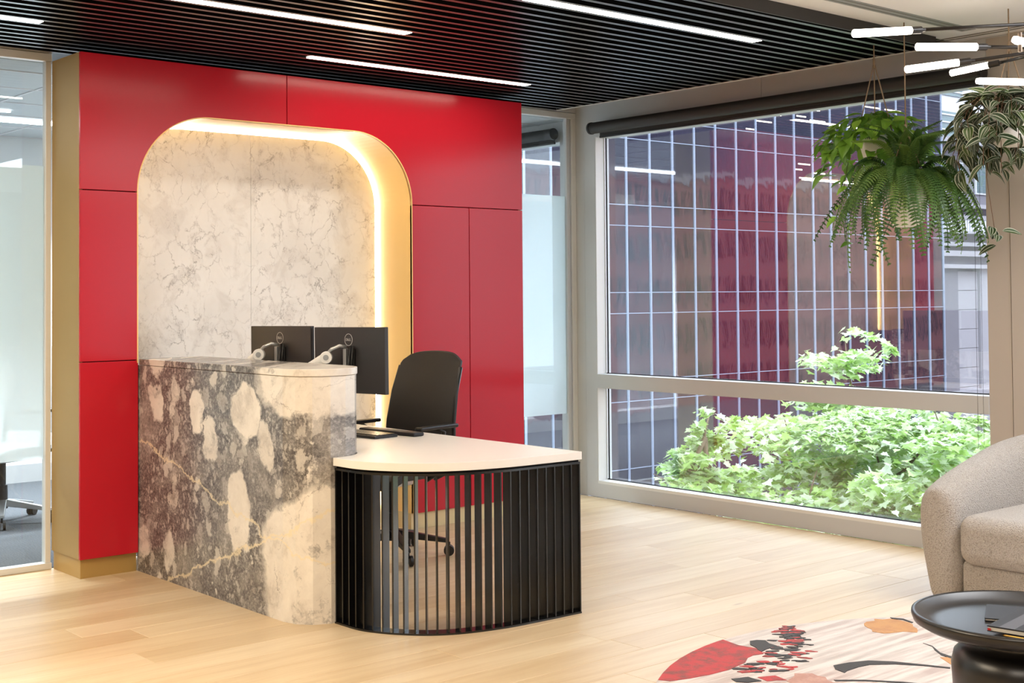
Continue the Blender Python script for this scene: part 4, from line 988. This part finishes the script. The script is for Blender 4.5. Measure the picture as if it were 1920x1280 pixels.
# trees
def maple():
    o = [(0, 0), (.14, .06), (.46, -.04), (.36, .16), (.62, .36), (.38, .42), (.40, .58), (.20, .56), (0, 1.0)]
    pts = o+[(-x, y) for x, y in o[1:-1][::-1]]
    return pts
ML = maple(); ML_F = [(0, 1, 3, 15, 15), ]
def leaf_tris():
    n = len(ML); v = [(x, y, .12*abs(x)-.10*y*y) for x, y in ML]+[(0, .38, 0)]
    return v, [(n, i, (i+1) % n) for i in range(n)]
LV, LF = leaf_tris()
def tree(name, label, blobs, trunk, nleaf, size, seed, group=None, nparts=200, tr=1.0):
    t = thing(name, label, 'tree', trunk[0], group); r_ = random.Random(seed)
    MB().tube(trunk, [x*tr for x in (.10, .08, .05, .03)], 9).build('trunk', 'bark', t, smooth=True)
    top = Vector(trunk[-1]); tot = sum(b[3]*b[4]*b[5] for b in blobs)
    for b in blobs:
        c = Vector(b[:3])
        root = Vector(trunk[-2]).lerp(top, r_.random()); mid = root.lerp(c, .5)+Vector((r_.uniform(-.15, .15), r_.uniform(-.15, .15), -.12))
        MB().tube([root, mid, c, c+Vector((r_.uniform(-.2, .2), r_.uniform(-.2, .2), b[5]*.7))], [.022, .016, .010, .004], 6).build('branch', 'bark', t, smooth=True)
    L = []
    for b in blobs:
        k = int(nleaf*b[3]*b[4]*b[5]/tot)
        subs = [(Vector((r_.gauss(0, .5), r_.gauss(0, .5), r_.gauss(0, .5)))) for _ in range(9)]
        for _ in range(k):
            s = r_.choice(subs); p = s+Vector((r_.gauss(0, .25), r_.gauss(0, .25), r_.gauss(0, .13)))
            if p.length > 1.15: p *= 1.1/p.length
            pos = Vector((b[0]+p.x*b[3], b[1]+p.y*b[4], b[2]+p.z*b[5]))
            a = r_.uniform(0, 2*pi); d = Vector((cos(a), sin(a), r_.uniform(-.75, .05))); nrm = Vector((r_.gauss(0, .35), r_.gauss(0, .35), 1))
            L.append((pos, d, nrm, size*r_.uniform(.6, 1.25)))
    L.sort(key=lambda q: (q[0]-CAMP).length)
    me = bpy.data.meshes.new('leaf'); me.from_pydata(LV, [], LF); me.materials.append(MATS['tree_leaf'])
    step = max(1, int(len(L)*.5/nparts)); pick = set(range(0, step*nparts, step)); V = []; Fc = []
    for i, (p, d, nn, s) in enumerate(L):
        M = frame(p, d, nn, s)
        if i in pick: link_at('leaf', me, t, M)
        else:
            b0 = len(V); V += [tuple(M @ Vector(v)) for v in LV]; Fc += [tuple(j+b0 for j in f) for f in LF]
    m2 = bpy.data.meshes.new('foliage'); m2.from_pydata(V, [], Fc); m2.materials.append(MATS['tree_leaf']); o = bpy.data.objects.new('foliage', m2); COL.objects.link(o); o.parent = t
    o.matrix_parent_inverse = Matrix.Translation(-t.location); o['kind'] = 'stuff'
    return t
tree('maple_tree', 'bright green maple tree filling the lower right of the big window',
     [(10.1, 7.15, .78, .38, .38, .30), (9.85, 7.2, .35, .60, .50, .28), (9.2, 7.1, .12, .75, .6, .32), (9.6, 6.5, .0, .95, .8, .42), (9.4, 5.9, -.05, .8, .7, .48), (9.0, 5.5, -.2, .7, .6, .5), (8.6, 6.5, -.25, .7, .6, .38), (9.1, 6.1, -.6, 1.1, .8, .5), (9.9, 6.1, .30, .5, .5, .22), (8.5, 5.7, -.75, .7, .6, .4), (10.6, 6.3, .0, .6, .5, .35), (9.6, 5.3, .02, .5, .4, .34)],
     [(9.9, 6.5, -11), (9.8, 6.6, -4), (9.6, 6.5, -1.2), (9.7, 6.6, -.2)], 20000, .085, 3, nparts=250)
tree('young_maple', 'small young maple at the left in the big window with pale leaves',
     [(7.55, 6.62, .40, .12, .12, .22), (7.45, 6.62, .12, .28, .2, .18), (7.65, 6.5, -.02, .30, .2, .16), (7.25, 6.62, .02, .16, .16, .12), (7.9, 6.35, -.22, .3, .25, .12), (7.9, 6.1, -.32, .35, .25, .12)],
     [(7.6, 6.6, -3), (7.58, 6.6, -1), (7.55, 6.62, -.2), (7.55, 6.62, .4)], 2600, .075, 5, nparts=120, tr=.2)
tree('maple_tree', 'leafy shrub low behind the window sill, below the maple crown',
     [(8.3, 5.3, -.62, .7, .5, .3), (7.9, 5.8, -.60, .6, .5, .26), (8.6, 4.8, -.45, .6, .5, .4), (8.8, 5.2, -.1, .4, .4, .3)],
     [(8.2, 5.4, -3), (8.2, 5.4, -2), (8.2, 5.4, -1.2), (8.2, 5.4, -.6)], 6000, .075, 8, nparts=120, tr=.3)
pln = tag(thing('planter', None, None, (8.2, 6.0, -3)), 'planted terrace ledge outside below the window', 'planter')
bx('ledge', 'stone_light', 6.95, 7.4, -2, 12, -3.2, -.9, pln); bx('soil', 'soil', 7.4, 11.5, 3.5, 9, -3.2, -1.35, pln)
